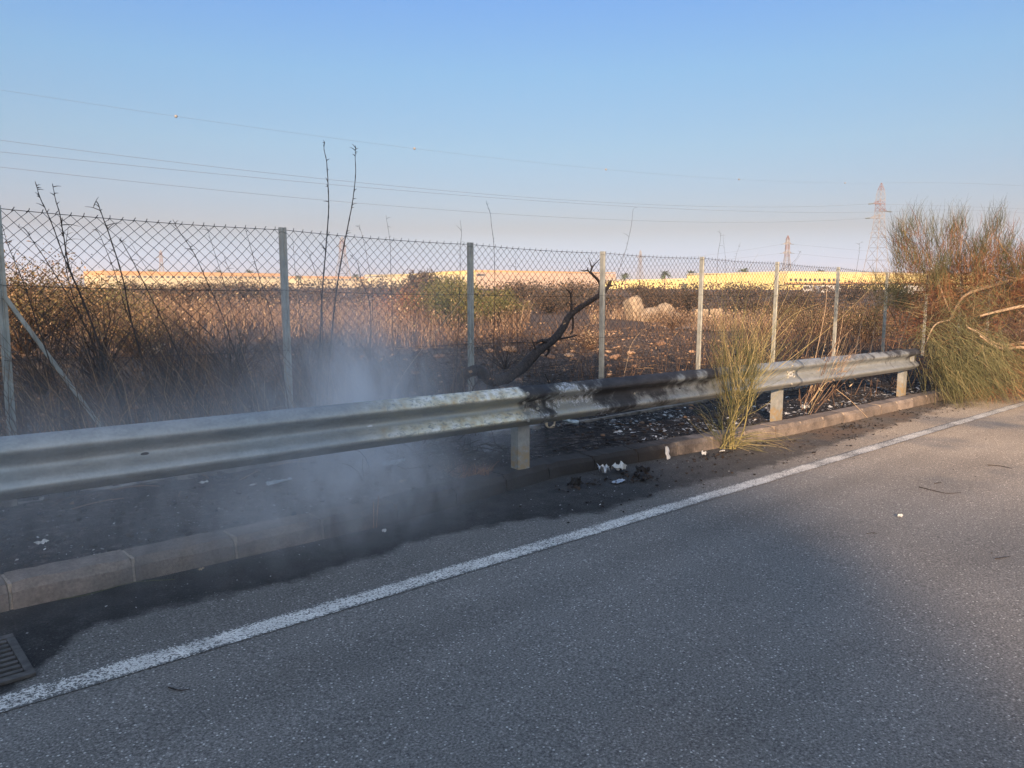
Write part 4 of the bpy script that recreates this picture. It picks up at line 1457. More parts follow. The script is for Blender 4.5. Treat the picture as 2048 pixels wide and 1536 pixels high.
# lower: green stems hanging down in a skirt to the road edge
for _ in range(34):
    a = RS.uniform(1858, 1985)
    b = RS.uniform(660, 735)
    sp(mg, a, b, 11.5, (RS.uniform(.1, 1.1), -RS.uniform(.2, 1.0), RS.uniform(-.5, .1)), 34, .55, .0026, .32, (0, .95), .28, .5, .12)
for _ in range(16):
    a = RS.uniform(1885, 1990)
    b = RS.uniform(690, 755)
    sp(mg, a, b, 11.1, (RS.uniform(.2, .8), -RS.uniform(.5, 1.0), RS.uniform(-.4, .1)), 34, .50, .0026, .30, (0, .95), .15, .35, .11)
for _ in range(16):
    sp(mg, RS.uniform(1975, 2060), RS.uniform(690, 765), 11.6, (RS.uniform(.2, 1.0), -RS.uniform(.3, .9), RS.uniform(-.4, .1)), 26, .42, .0026, .32, (.2, 1), .2, .4, .12)
for _ in range(26):
    sp(mg, RS.uniform(1845, 1960), RS.uniform(620, 690), 11.9, (RS.uniform(-.6, .5), RS.uniform(-.6, .6), RS.uniform(-.4, .1)), 26, .40, .0026, .36, (0, 1), .1, .4, .12)
for _ in range(22):
    sp(mr, RS.uniform(1940, 2120), RS.uniform(680, 780), 12.0, (RS.uniform(-.2, 1), -RS.uniform(.0, .9), 0), 40, .5, .0032, .34, (0, .9), .2, .6, .14)
for _ in range(44):
    sp(mt, RS.uniform(1900, 2120), RS.uniform(640, 790), 12.2, (RS.uniform(-.6, 1), RS.uniform(-.9, .4), 0), 36, .5, .0036, .4, (0, .75), .2, .6, .16)
mg.put('green_twigs', M_BROOM, bush)
mr.put('scorched_twigs', M_RUST, bush, label='rust red scorched twigs')
mt.put('inner_twigs', M_BURNTGRASS, bush)

# small broom sapling between the last post and the big bush
s0 = at_y(1795, 720, 6.4)
s0[2] = float(ground(s0[0], s0[1]))
sap = thing('broom_sapling', 'small leafy broom sapling left of the big bush, crown over the fence top', 'sapling', tuple(s0))
mb = MB()
for pts in ([(1795, 720), (1798, 680), (1790, 640), (1785, 600)], [(1798, 690), (1812, 650), (1825, 610)], [(1790, 640), (1770, 600)], [(1800, 650), (1800, 600)]):
    P = [at_y(a, b, 6.4) for a, b in pts]
    if pts[0][1] > 700:
        P[0] = s0
    V, F = tubes(spline(P, 12), np.linspace(.014, .006, 12), 5)
    mb.add(V, F, .6)
mb.put('stem', M_BARK, sap)
mb = MB()
for _ in range(34):
    B = at_y(RS.uniform(1752, 1835), RS.uniform(575, 625), 6.4 + RS.uniform(-.4, .4))
    spray(mb, B, RV * RS.uniform(-.8, .8) + UP * RS.uniform(.2, 1), 30, .36, .0032, .3, (0, 1), .03, 5, .08)
mb.put('twigs', M_BROOM, sap)
for pts, lb in (([(1690, 600), (1686, 640), (1675, 700), (1668, 720)], 'pale dry stem just right of the seventh post'), ([(1735, 600), (1722, 650), (1710, 710)], 'pale dry stem left of the last post'), ([(1752, 600), (1748, 660), (1740, 712)], 'pale dry stem close to the last post'), ([(1655, 540), (1650, 620), (1630, 720)], 'thin pale stem left of the seventh post')):
    stalk('straw', pts, 6.9, .008, M_DRY, lb, 'straw', 'pale dry stems near the last posts', twigs=8, rr=.85)
# burnt stems under the rail end
mb = MB()
for _ in range(60):
    B = np.array((RS.uniform(9.8, 12.6), RS.uniform(4.5, 5.3), 0))
    B[2] = float(ground(B[0], B[1]))
    spray(mb, B, RV * RS.uniform(-.3, .5) + UP, 1, RS.uniform(.35, .8), .006, .05, (0, .7), .05, 6, .02, 4)
mb.put('burnt_stems', M_BURNTGRASS, None, kind='stuff', label='short burnt stems standing under the far end of the rail', cat='burnt stems')

# rusty grass tuft and heap beside the middle post
tz = np.array((3.62, 4.47, float(ground(3.62, 4.47))))
mb = MB()
for _ in range(26):
    spray(mb, tz + RV * RS.uniform(-.16, .2) + FV * RS.uniform(-.05, .1), RV * RS.uniform(-.8, .8) + UP * .8, 7, .11, .0018, .3, (.2, 1), .1, 4, .015)
mb.put('dead_tuft', M_RUST, None, label='small rusty dead grass tuft at the kerb left of the middle rail post', cat='grass tuft', loc=tuple(tz))
mb = MB()
for _ in range(70):
    B = np.array((RS.normal(3.8, .38), RS.normal(5.0, .22), 0))
    B[2] = float(ground(B[0], B[1])) + RS.uniform(0, .05)
    spray(mb, B, RS.normal(size=3) * (1, 1, .35), 4, .28, .005, .3, (0, 1), .1, 4, .04, 4)
mb.put('burnt_twigs', M_CINDER, None, kind='stuff', label='heap of burnt twigs smouldering behind the middle rail post', cat='burnt twigs')
mb = MB()
for _ in range(40):
    B = np.array((RS.normal(4.9, .6), RS.normal(5.0, .25), 0))
    B[2] = float(ground(B[0], B[1])) + RS.uniform(0.01, .03)
    spray(mb, B, (1, RS.normal(0, .3), 0), 2, .35, .004, .2, (0, 1), .0, 4, .04, 4)
mb.put('charred_sticks', M_CINDER, None, kind='stuff', label='charred sticks lying flat right of the middle rail post', cat='charred sticks')

# ------------------------------------------------------------------ stones, ash, cinders, litter
mb = MB()
protos = [rock(300 + i, 1, .8, .6, .3, 1) for i in range(6)]


def scatter(mb, M, xr, yr, s0, s1, dens, pw=3.0, rr=(0, 1), zo=.2, prot=protos, flat=1.0):
    x = RS.uniform(*xr, M)
    y = RS.uniform(*yr, M)
    kp = RS.rand(M) < dens(x, y)
    x, y = x[kp], y[kp]
    z = ground(x, y)
    s = s0 + (s1 - s0) * RS.rand(len(x)) ** pw
    for i in range(len(prot)):
        m = np.arange(len(x)) % len(prot) == i
        V, F = prot[i]
        n = m.sum()
        if not n:
            continue
        a = RS.uniform(0, 6.28, n)
        ca, sa = np.cos(a)[:, None], np.sin(a)[:, None]
        Vx = (V[None, :, 0] * ca - V[None, :, 1] * sa) * s[m][:, None] + x[m][:, None]
        Vy = (V[None, :, 0] * sa + V[None, :, 1] * ca) * s[m][:, None] + y[m][:, None]
        Vz = V[None, :, 2] * s[m][:, None] * flat + (z[m] + s[m] * zo)[:, None]
        Fm = (F[None] + (np.arange(n) * len(V))[:, None, None]).reshape(-1, F.shape[1])
        mb.add(np.stack([Vx, Vy, Vz], -1).reshape(-1, 3), Fm, np.repeat(RS.uniform(rr[0], rr[1], n), len(V)))


scatter(mb, 11000, (0, 26), (8.2, 26), .012, .075, patch(101, .32, .62, .5), 3.2, (0, 1))
scatter(mb, 1500, (-1, 14), (4.9, 8.5), .008, .045, patch(102, .4, .6, 1.2), 2.6, (0, .75))
mb.put('scattered_stones', M_STONEO, None, kind='stuff', label='scorched brown stones and clods strewn over the field', cat='stones')

mb = MB()
scatter(mb, 9000, (-.5, 13), (4.4, 8.2), .006, .035, patch(103, .3, .6, 1.0), 2.8, (0, 1))
mb.put('burnt_crumbs', M_CINDER, None, kind='stuff', label='black burnt crumbs covering the verge under the rail', cat='cinders')
G2 = 'bigger orange stones in the field'
for i, (px_, py_, D, s, lb) in enumerate((
        (1078, 655, 23, .17, 'orange stone right of the charred branch foot'), (1100, 708, 16.5, .15, 'flat orange stone below the branch fork'),
        (1140, 700, 17, .16, 'pale orange stone under the small forked twig'), (1148, 712, 16, .10, 'small pale stone beside the branch fork'),
        (1230, 700, 17, .18, 'flat orange stone right of the fourth post'), (1262, 690, 18, .13, 'reddish stone below the hanging straw'),
        (1322, 667, 21, .2, 'pale stone below the rubble heap'), (980, 690, 18, .15, 'brown stone right of the third post'),
        (880, 700, 16, .16, 'brown stone left of the third post'), (1020, 688, 18.5, .24, 'low orange slab near the third post'),
        (68, 730, 13, .13, 'tan stone beside the leftmost fence post'), (1385, 690, 19, .12, 'small tan stone left of the fifth post'),
        (1215, 680, 19, .13, 'orange stone just right of the fourth post'), (830, 740, 13, .1, 'small brown stone in the smoke'))):
    p = at_d(px_, py_, D)
    gzz = float(ground(p[0], p[1]))
    V, F = rock(500 + i, s, s * .7, s * .42, .25, 2)
    o = put('field_stone', V + np.array((p[0], p[1], gzz + s * .15)), F, M_STONEO, None, rnd=np.full(len(V), .72 + .25 * random.random()), label=lb, cat='stone', group=G2, loc=(p[0], p[1], gzz))

# rubble of broken concrete blocks
for (px_, D, sx, sy, sz, tilt, lb) in ((1266, 43, .55, .7, 1.15, .18, 'tall upright pale block at the left end of the rubble'), (1298, 43, .9, .8, .62, .25, 'broken sloping pale block in the middle of the rubble'),
                                       (1327, 43.5, .75, .8, .78, -.3, 'jagged pale block at the right of the rubble'), (1345, 42.5, .5, .6, .40, .1, 'small pale block beside the rubble')):
    p = at_d(px_, 620, D)
    gzz = float(ground(p[0], p[1]))
    V, F = rock(700 + px_, sx, sy * .8, sz * .85, .1, 2)
    V = np.sign(V) * np.abs(V / (sx, sy, sz)) ** .75 * (sx, sy, sz)
    c_, s_ = math.cos(tilt), math.sin(tilt)
    V = np.stack([V[:, 0] * c_ - V[:, 2] * s_, V[:, 1], V[:, 0] * s_ + V[:, 2] * c_], 1)
    put('rubble_block', V + np.array((p[0], p[1], gzz + sz * .45)), F, M_STONE, None, label=lb, cat='rubble', group='pale rubble heap in the burnt field', loc=(p[0], p[1], gzz))
for (px_, D, w, h, lb) in ((1400, 40, .72, .72, 'square pale concrete block directly behind the fifth post'), (1430, 40.5, .62, .72, 'square pale concrete block right of the fifth post')):
    p = at_d(px_, 620, D)
    gzz = float(ground(p[0], p[1]))
    V, F = box(-w / 2, w / 2, -.35, .35, -.1, h)
    V = np.stack([V[:, 0] * RV[0] + V[:, 1] * FV[0], V[:, 0] * RV[1] + V[:, 1] * FV[1], V[:, 2]], 1) + RS.uniform(-.03, .03, V.shape)
    put('concrete_block', V + np.array((p[0], p[1], gzz)), F, M_STONE, None, label=lb, cat='concrete block', loc=(p[0], p[1], gzz))
# white stone pile by the left grass
for i in range(9):
    p = at_d(300 + RS.uniform(-20, 26), 650, 17 + RS.uniform(-.5, .5))
    gzz = float(ground(p[0], p[1]))
    V, F = rock(800 + i, .1, .08, .07, .3, 1)
    put('white_stone', V + np.array((p[0], p[1], gzz + .04 + .05 * (i % 3))), F, M_CONC, None, label=['lowest left', 'lowest middle', 'topmost left', 'lowest right', 'middle', 'topmost right', 'rear left', 'rear right', 'topmost'][i] + ' white stone in the pile at the foot of the dry grass', cat='stone', group='pile of white stones by the grass', loc=(p[0], p[1], gzz))

# bare track across the field
V = []
F = []
k = Mat('sandy_track', 0.95)
k.color(k.ramp(k.noise(3, 5, rough=.7), [(0.3, (0.13, 0.085, 0.06)), (0.5, (0.30, 0.205, 0.135)), (0.75, (0.42, 0.31, 0.21))]))
M_TRACK = k.m
us = np.linspace(1330, 2300, 60)
for i, u in enumerate(us):
    for D in (31.5 + .6 * math.sin(i * .7), 33.5, 36, 38 + .8 * math.sin(i * .5)):
        p = at_d(u, 600, D)
        V.append((p[0], p[1], float(ground(p[0], p[1])) + .02))
for i in range(len(us) - 1):
    for j in range(3):
        F.append((i * 4 + j, i * 4 + 4 + j, i * 4 + 5 + j, i * 4 + j + 1))
struct(put('sandy_track', V, F, M_TRACK))

# ash flakes and cinders on verge, gutter and road
mb = MB()


def flakes(mb, M, xr, yr, s0, s1, zf, dens, rr=(0, 1), pw=2.5):
    x = RS.uniform(*xr, M)
    y = RS.uniform(*yr, M)
    kp = RS.rand(M) < dens(x, y)
    x, y = x[kp], y[kp]
    n = len(x)
    s = s0 + (s1 - s0) * RS.rand(n) ** pw
    a = RS.uniform(0, 6.28, n)
    ax = np.stack([np.cos(a), np.sin(a), RS.normal(0, .18, n)], 1) * s[:, None]
    bx = np.stack([-np.sin(a), np.cos(a), RS.normal(0, .18, n)], 1) * (s * RS.uniform(.35, .8, n))[:, None]
    C = np.stack([x, y, zf(x, y) + .3 * s], 1)
    V = np.stack([C - ax, C + bx - ax * .2 + np.array((0, 0, 1)) * (s * .2)[:, None], C + ax * .9, C - bx + ax * .3], 1).reshape(-1, 3)
    mb.add(V, np.arange(n * 4).reshape(n, 4), np.repeat(RS.uniform(rr[0], rr[1], n) ** 1.3, 4))


road_z = lambda x, y: base(x) + .004
flakes(mb, 17000, (-.5, 13), (4.36, 6.6), .002, .012, ground, patch(111, .38, .62, 1.6))
flakes(mb, 1700, (0.2, 9), (3.5, 4.2), .002, .009, road_z, patch(112, .35, .65, 1.5), (.2, 1))
flakes(mb, 700, (-.2, 9), (0.3, 3.7), .0015, .006, road_z, lambda x, y: np.full_like(x, .5), (.3, 1), 3)
flakes(mb, 7000, (0, 22), (7.6, 22), .006, .028, ground, patch(114, .3, .6, .8), (0, .6))
flakes(mb, 2600, (6, 14), (4.4, 5.6), .008, .04, ground, patch(113, .42, .6, 1.8), (.1, .9))
mb.put('ash_flakes', M_ASH, None, kind='stuff', label='pale ash flakes sprinkled over verge and gutter', cat='ash')
mb = MB()


def on_road(xr, yr, M, s0, s1, dens):
    x = RS.uniform(*xr, M)
    y = RS.uniform(*yr, M)
    kp = RS.rand(M) < dens(x, y)
    flakes_x, flakes_y = x[kp], y[kp]
    n = len(flakes_x)
    s = s0 + (s1 - s0) * RS.rand(n) ** 3
    V0, F0 = protos[0]
    a = RS.uniform(0, 6.28, n)
    el_ = RS.uniform(.4, 1.0, n)
    Vx = (V0[None, :, 0] * np.cos(a)[:, None] - V0[None, :, 1] * (np.sin(a) * el_)[:, None]) * s[:, None] + flakes_x[:, None]
    Vy = (V0[None, :, 0] * np.sin(a)[:, None] + V0[None, :, 1] * (np.cos(a) * el_)[:, None]) * s[:, None] + flakes_y[:, None]
    Vz = V0[None, :, 2] * s[:, None] * .6 + (base(flakes_x) + .004 + s * .3)[:, None]
    Fm = (F0[None] + (np.arange(n) * len(V0))[:, None, None]).reshape(-1, 3)
    mb.add(np.stack([Vx, Vy, Vz], -1).reshape(-1, 3), Fm, np.repeat(RS.rand(n), len(V0)))


on_road((3.5, 11), (3.3, 4.2), 900, .003, .022, patch(121, .4, .6, 1.5))
on_road((5, 12), (1.2, 3.3), 420, .002, .012, patch(122, .4, .65, .9))
on_road((0, 5), (3.6, 4.1), 260, .002, .010, patch(123, .4, .6, 2))
on_road((8, 12.5), (3.5, 4.05), 900, .004, .018, patch(124, .35, .6, 1.5))
for cx, cy, n_ in ((4.95, 3.9, 90), (4.4, 4.0, 40), (6.2, 3.95, 50), (9.0, 3.85, 60)):
    q = RS.normal(0, 1, (n_, 2)) * (.16, .07)
    zc = base(cx + q[:, 0]) + .012
    V, F, r = leaves(np.stack([cx + q[:, 0], cy + q[:, 1], zc], 1), RS.uniform(.008, .032, n_), None, .6)
    V[:, 2] = base(V[:, 0]) + .005 + (V[:, 2] - base(V[:, 0])) * .6
    mb.add(V, F, r)
mb.put('cinders', M_CINDER, None, kind='stuff', label='black cinders and crumbs along the gutter and road edge', cat='cinders')


M_SOOTY = simple('sooty_scrap', (0.015, 0.014, 0.015), .8, 0, .6, 40)


def sheet(name, x, y, z, w, h, m, label, cat, rz=0., crump=.3, seed=0, n=7, fold=0.):
    rs = np.random.RandomState(seed + 900)
    u, v = np.meshgrid(np.linspace(-.5, .5, n), np.linspace(-.5, .5, n), indexing='ij')
    ra = 1 - .25 * rs.rand(n, n) * (np.abs(u) + np.abs(v) > .6)
    X_ = u * w * ra
    Y_ = v * h * ra
    Z_ = (rs.rand(n, n)) * crump * min(w, h) + fold * np.abs(u) * w
    X_ += rs.normal(0, .02 * w, (n, n))
    c_, s_ = math.cos(rz), math.sin(rz)
    V = np.stack([X_ * c_ - Y_ * s_ + x, X_ * s_ + Y_ * c_ + y, Z_ + z + .004], -1).reshape(-1, 3)
    Vb = V - np.array((0, 0, .0015))
    idx = np.arange(n * n).reshape(n, n)
    F = np.stack([idx[:-1, :-1], idx[1:, :-1], idx[1:, 1:], idx[:-1, 1:]], -1).reshape(-1, 4)
    rim = []
    for A in (idx[:, 0], idx[-1, :], idx[::-1, -1], idx[0, ::-1]):
        rim += [(A[q], A[q] + n * n, A[q + 1] + n * n, A[q + 1]) for q in range(n - 1)]
    return put(name, np.vstack([V, Vb]), [F, F[:, ::-1] + n * n, np.array(rim)], m, None, label=label, cat=cat, loc=(x, y, z))


gg = lambda x, y: float(ground(x, y))
sheet('paper_scrap', 3.27, 4.93, gg(3.27, 4.93) + .02, .26, .075, M_PLASTIC, 'long crumpled pale blue grey wrapper lying in the ash under the smoke', 'wrapper', .25, .5, 1)
sheet('paper_scrap', 2.44, 5.17, gg(2.44, 5.17) + .015, .22, .06, M_PLASTIC, 'flattened grey wrapper in the ash, left of the longer one', 'wrapper', .05, .4, 2)
sheet('paper_scrap', .85, 4.76, gg(.85, 4.76) + .01, .06, .045, M_PAPER, 'small white paper scrap on black ash near the left end of the kerb', 'paper', .3, .4, 3)
sheet('paper_scrap', 2.02, 5.5, gg(2.02, 5.5) + .01, .07, .035, M_PAPER, 'white scrap beneath the left part of the guard rail', 'paper', .2, .4, 4)
sheet('paper_scrap', 2.27, 5.25, gg(2.27, 5.25) + .01, .05, .025, M_PAPER, 'tiny bright scrap left of the flattened grey wrapper', 'paper', .4, .4, 5)
sheet('bread_crust', 3.14, 4.62, gg(3.14, 4.62) + .01, .07, .03, M_TAN, 'small tan crust shaped scrap right above the smoky kerb', 'scrap', 0, .6, 6)
sheet('paper_scrap', 5.02, 4.12, float(base(5)) + .02, .16, .11, M_PAPER, 'torn white paper with black burnt rim in the gutter', 'paper', .3, .55, 7)
sheet('paper_scrap', 4.86, 4.16, float(base(4.9)) + .015, .12, .10, M_TIN, 'grey crumpled foil beside the torn white paper', 'foil', .9, .7, 8)
sheet('tin_lid', 4.72, 3.88, float(base(4.7)) + .005, .15, .07, M_TIN, 'flattened pale grey lid lying on the sooty asphalt', 'lid', .1, .15, 9)
sheet('charred_scrap', 4.95, 3.80, float(base(4.9)) + .005, .17, .07, M_SOOTY, 'black charred scrap beside the flattened lid', 'scrap', .4, .5, 10)
sheet('charred_scrap', 5.08, 3.92, float(base(5)) + .01, .14, .12, M_SOOTY, 'black charred lump below the torn white paper', 'scrap', .8, .6, 11)
sheet('paper_scrap', 6.17, 4.04, float(base(6.1)) + .01, .07, .045, M_PAPER, 'white torn scrap left of the broom plant base', 'paper', .5, .7, 12)
sheet('paper_scrap', 6.42, 4.0, float(base(6.3)) + .01, .06, .03, M_PAPER, 'white torn scrap in front of the broom plant base', 'paper', .1, .6, 13)
sheet('paper_scrap', 5.47, 1.99, float(base(5.5)) + .004, .035, .03, M_PAPER, 'tiny white scrap alone on the open asphalt at the right', 'paper', .1, .6, 14)
sheet('paper_scrap', 1.45, 4.05, float(base(1.45)) + .004, .035, .018, M_TAN, 'tiny pale scrap in the gutter below the left kerb', 'scrap', .5, .6, 15)
sheet('paper_scrap', 2.56, 3.98, float(base(2.5)) + .004, .03, .03, M_PAPER, 'tiny white scrap below the two reddish twigs', 'paper', .9, .6, 16)
sheet('paint_patch', 3.96, 3.165, float(base(3.96)) + .005, .13, .06, M_PAPER, 'brighter chip of paint on the road edge line', 'paint chip', .1, .02, 17)
sheet('cloth_scrap', 1.15, 5.62, gg(1.15, 5.62) + .02, .22, .10, M_ASH, 'heap of curled white ash under the left part of the rail', 'ash heap', .1, .9, 18, 12)
sheet('paper_scrap', 9.3, 4.62, gg(9.3, 4.62) + .02, .16, .07, M_PAPER, 'white rag of paper under the rail right of the dry stalks', 'paper', .1, .8, 19)
sheet('charred_scrap', 4.36, 4.02, float(base(4.36)) + .01, .10, .09, M_SOOTY, 'black burnt lump standing in the gutter', 'scrap', .8, .9, 20)
# crushed pale bottle standing on the kerb face
p = at_y(1328, 905, 4.22)
th = np.linspace(0, 6.2832, 10, endpoint=False)
hs = [(0, .022), (.02, .026), (.05, .022), (.075, .028), (.10, .024), (.115, .018)]
V = []
zb = float(base(p[0])) + .002
for h, r in hs:
    for a in th:
        V.append((p[0] + r * math.cos(a) + .008 * math.sin(h * 90), p[1] - .05 + .55 * r * math.sin(a) + h * .2, zb + h + .004 * math.sin(a * 3)))
F = [(i * 10 + j, i * 10 + (j + 1) % 10, i * 10 + 10 + (j + 1) % 10, i * 10 + 10 + j) for i in range(len(hs) - 1) for j in range(10)]
put('crushed_cup', V, F, M_ASH, None, rnd=np.full(len(V), .6) + .4 * RS.rand(len(V)), label='crushed pale grey cup leaning against the kerb face', cat='cup', loc=(p[0], p[1] - .05, zb))
# small melted bottle and burnt can behind the post
bx, by = 5.93, 5.55
bz = gg(bx, by) + .02
P = np.array([(bx - .07, by + .04, bz + .05), (bx - .03, by + .02, bz + .045), (bx, by, bz + .03), (bx + .04, by - .02, bz + .02), (bx + .08, by - .04, bz + .015)])
V, F = tube1(P, [.014, .018, .022, .030, .026], 9, 14)
put('melted_bottle', V, F, M_PLASTIC, None, smooth=True, label='small half melted clear bottle lying behind the rail', cat='bottle', loc=(bx, by, bz))
th = np.linspace(0, 6.2832, 15)
cx_, cy_ = 5.70, 5.62
P = np.array([(cx_ + .055 * math.cos(a), cy_ + .03 * math.sin(a), gg(cx_, cy_) + .05 + .045 * math.sin(a + .5)) for a in th])
V, F = tubes(P, np.full(15, .013) + .004 * np.sin(th * 3), 6)
put('burnt_ring', V, F, M_TAN, None, label='scorched brown ring shaped shell beside the melted bottle', cat='shell', loc=(cx_, cy_, gg(cx_, cy_)))
for i, (a, b, lb) in enumerate(((1845, 1885, 'burnt crumb'),)):
    pass
# twigs on the road
TW = [([(1838, 975), (1870, 983), (1895, 988), (1922, 986)], .0035, 'long dark curved twig on the asphalt at the right'), ([(1975, 931), (2000, 933), (2024, 938)], .004, 'straight dark twig lying near the right edge of the road'),
      ([(1990, 1119), (2005, 1117), (2021, 1114)], .003, 'dark green twig on the asphalt at the right edge'), ([(337, 1377), (360, 1383), (380, 1380)], .003, 'short black twig just below the white line at the left'),
      ([(1733, 1068), (1745, 1067), (1755, 1068)], .0025, 'tiny dark twig on the open asphalt'), ([(1868, 968), (1880, 966), (1884, 967)], .003, 'tiny dark twig above the long curved one')]
for pts, r, lb in TW:
    P = []
    for a, b in pts:
        d = ray(a, b)
        kk = -EYE / (d[2] - SLOPE * d[0])
        P.append((kk * d[0], kk * d[1], EYE + kk * d[2] + r + .002))
    V, F = tubes(spline(P, 12), np.linspace(r, r * .5, 12), 5)
    put('twig', V, F, M_CHAR, None, label=lb, cat='twig', loc=tuple(P[0]))
P = []
for a, b in [(100, 1202), (170, 1192), (220, 1178), (260, 1167), (300, 1163), (350, 1160)]:
    d = ray(a, b)
    kk = -EYE / (d[2] - SLOPE * d[0])
    P.append((kk * d[0], kk * d[1], EYE + kk * d[2] + .004))
V, F = tubes(spline(P, 20), np.full(20, .0016), 5)
put('straw', V, F, M_BROOMY, None, rnd=np.full(len(V), .4), label='long thin pale green stem lying in the gutter at the left', cat='straw', loc=tuple(P[0]))
# green blades in the left corner before the first post
mb = MB()
spray(mb, at_y(-14, 905, 5.0), RV * .6 + UP, 9, .16, .0022, .35, (.6, 1), .1, 5, .02)
mb.put('grass_tuft', M_BROOMY, None, label='few pale green blades at the left edge above the guard rail', cat='grass tuft', loc=tuple(at_y(-14, 905, 5.0)))

# ------------------------------------------------------------------ buildings


def wallmat(name, c, d=.12):
    k = Mat(name, .9)
    n = k.noise(.15, 4, k.scaled(k.obj(), (1, 1, 3)))
    k.color(k.mix(1.0, tuple(c), k.ramp(n, [(0.3, 1 - d), (0.7, 1 + d)]), 'MULTIPLY'))
    return k.m


M_YEL = wallmat('yellow_render', (0.56, 0.48, 0.20))
M_PALEY = wallmat('pale_yellow_render', (0.50, 0.43, 0.27))
M_ORANGE = wallmat('orange_fascia', (0.50, 0.28, 0.12))
M_PEACH = wallmat('peach_panels', (0.36, 0.275, 0.215))
M_GLASSD = simple('dark_window', (0.05, 0.05, 0.055), .3, 0, .1)
M_BLUEW = simple('blue_glazing', (0.22, 0.30, 0.38), .3, 0, .1)
M_ROOFG = simple('flat_roof_gravel', (0.3, 0.28, 0.25), .9)
M_WHITE = simple('white_paint', (0.42, 0.42, 0.42), .4, 0, .04)
M_TYRE = simple('tyre_rubber', (0.02, 0.02, 0.02), .8)


def hall(name, label, u0, D0, y0, u1, D1, y1, depth, wall, fascia=0., fm=None, wins=None, wm=M_GLASSD, wy=(0, 0), ww=1.2, band=None, seams=0):
    """long hall whose front face runs from (u0,D0) to (u1,D1) with its top edge at rows y0, y1"""
    A = at_d(u0, y0, D0)
    B = at_d(u1, y1, D1)
    gb = float(base(60 if A[0] > 60 else A[0])) - .3
    top = (A[2] + B[2]) / 2
    A2, B2 = A[:2], B[:2]
    along = B2 - A2
    L = np.linalg.norm(along)
    along = along / L
    inw = np.array((-along[1], along[0]))
    if inw @ FV[:2] < 0:
        inw = -inw
    t = thing(name, label, 'building', (A2[0], A2[1], 0))

    def slab(pname, s0, s1, o0, o1, z0, z1, m, parent=t, zslope=True):
        V = []
        for s in (s0, s1):
            for o in (o0, o1):
                q = A2 + along * s + inw * o
                dz_ = ((A[2] - top) * (1 - s / L) + (B[2] - top) * (s / L)) if zslope else 0
                V += [(q[0], q[1], z0), (q[0], q[1], z1 + dz_)]
        F = [(0, 1, 3, 2), (4, 6, 7, 5), (0, 4, 5, 1), (2, 3, 7, 6), (0, 2, 6, 4), (1, 5, 7, 3)]
        return put(pname, V, F, m, parent)
    w = slab('wall', 0, L, 0, depth, gb - 1, top - fascia, wall)
    if fascia:
        s_ = slab('fascia', -.1, L + .1, -.12, depth + .1, top - fascia, top, fm)
        for v in s_.data.vertices:
            pass
    slab('roof', .3, L - .3, .3, depth - .3, top - .02, top + .05, M_ROOFG)
    if wins:
        n, s0, s1 = wins
        first = None
        for i in range(n):
            s = (s0 + (s1 - s0) * i / max(1, n - 1)) * L
            if first is None:
                first = slab('window', s, s + ww, -.06, .02, wy[0], wy[1], wm, w, False)
                base_off = A2 + along * s
                first_s = s
            else:
                c_ = first.copy()
                COL.objects.link(c_)
                c_.parent = w
                q = along * (s - first_s)
                c_.location = (q[0], q[1], 0)
    for i in range(seams):
        s = L * (i + .5) / seams
        slab('panel_joint', s, s + .12, -.05, .01, gb, top - .4, M_ROOFG)
    if band:
        slab('canopy', band[0] * L, band[1] * L, -2.2, -.01, band[2], band[3], M_ORANGE, t, False)
    return t


def zrow(py, D):
    return EYE + D * (ray(1024, py)[2])


hall('long_hall', 'long low yellow building with orange fascia and a row of small dark windows, far left', 205, 420, 541.5, 572, 500, 547.5, 30, M_PALEY, 2.1, M_ORANGE, (34, .02, .97), M_GLASSD, (zrow(556, 450), zrow(552.5, 450)), 1.7)
hall('low_hall', 'low pale yellow building between the second post and the round tree', 612, 470, 552, 728, 500, 553.5, 25, M_PALEY, 1.3, M_ORANGE, (12, .28, .98), M_GLASSD, (zrow(561, 480), zrow(558, 480)), 1.8)
hall('stepped_hall', 'pale yellow building whose roofline rises toward the third post', 728, 500, 553, 950, 430, 540.5, 30, M_PALEY, .8, M_YEL, (16, .45, .97), M_GLASSD, (zrow(560, 470), zrow(555.5, 470)), 1.5)
hall('large_hall', 'large plain peach coloured hall between the third and fourth posts', 952, 430, 540, 1232, 470, 545.5, 60, M_PEACH, .7, M_ORANGE, (5, .003, .045), M_GLASSD, (zrow(552, 435), zrow(548, 435)), 1.0, seams=9)
hall('yellow_shed', 'low yellow wall like building with palms before it, right of the peach hall', 1210, 400, 560.5, 1376, 400, 556.5, 20, M_YEL, .5, M_PALEY, seams=5)
hall('yellow_hall', 'bright yellow windowless hall behind the fifth fence post', 1374, 372, 548.5, 1560, 340, 542.5, 50, M_YEL, .6, M_PALEY, seams=9)
h = hall('office_hall', 'yellow building with a row of square dark windows right of the sixth post', 1566, 345, 542.5, 1990, 380, 548, 40, M_YEL, .7, M_PALEY, (11, .03, .24), M_GLASSD, (zrow(562.5, 350), zrow(557, 350)), 1.35, band=(.0, .9, zrow(567, 350), zrow(564.5, 350)))
hall('glass_link', 'narrow pale blue glazed block between the two yellow halls', 1556, 343, 546, 1568, 343, 546, 10, M_BLUEW)

# palms


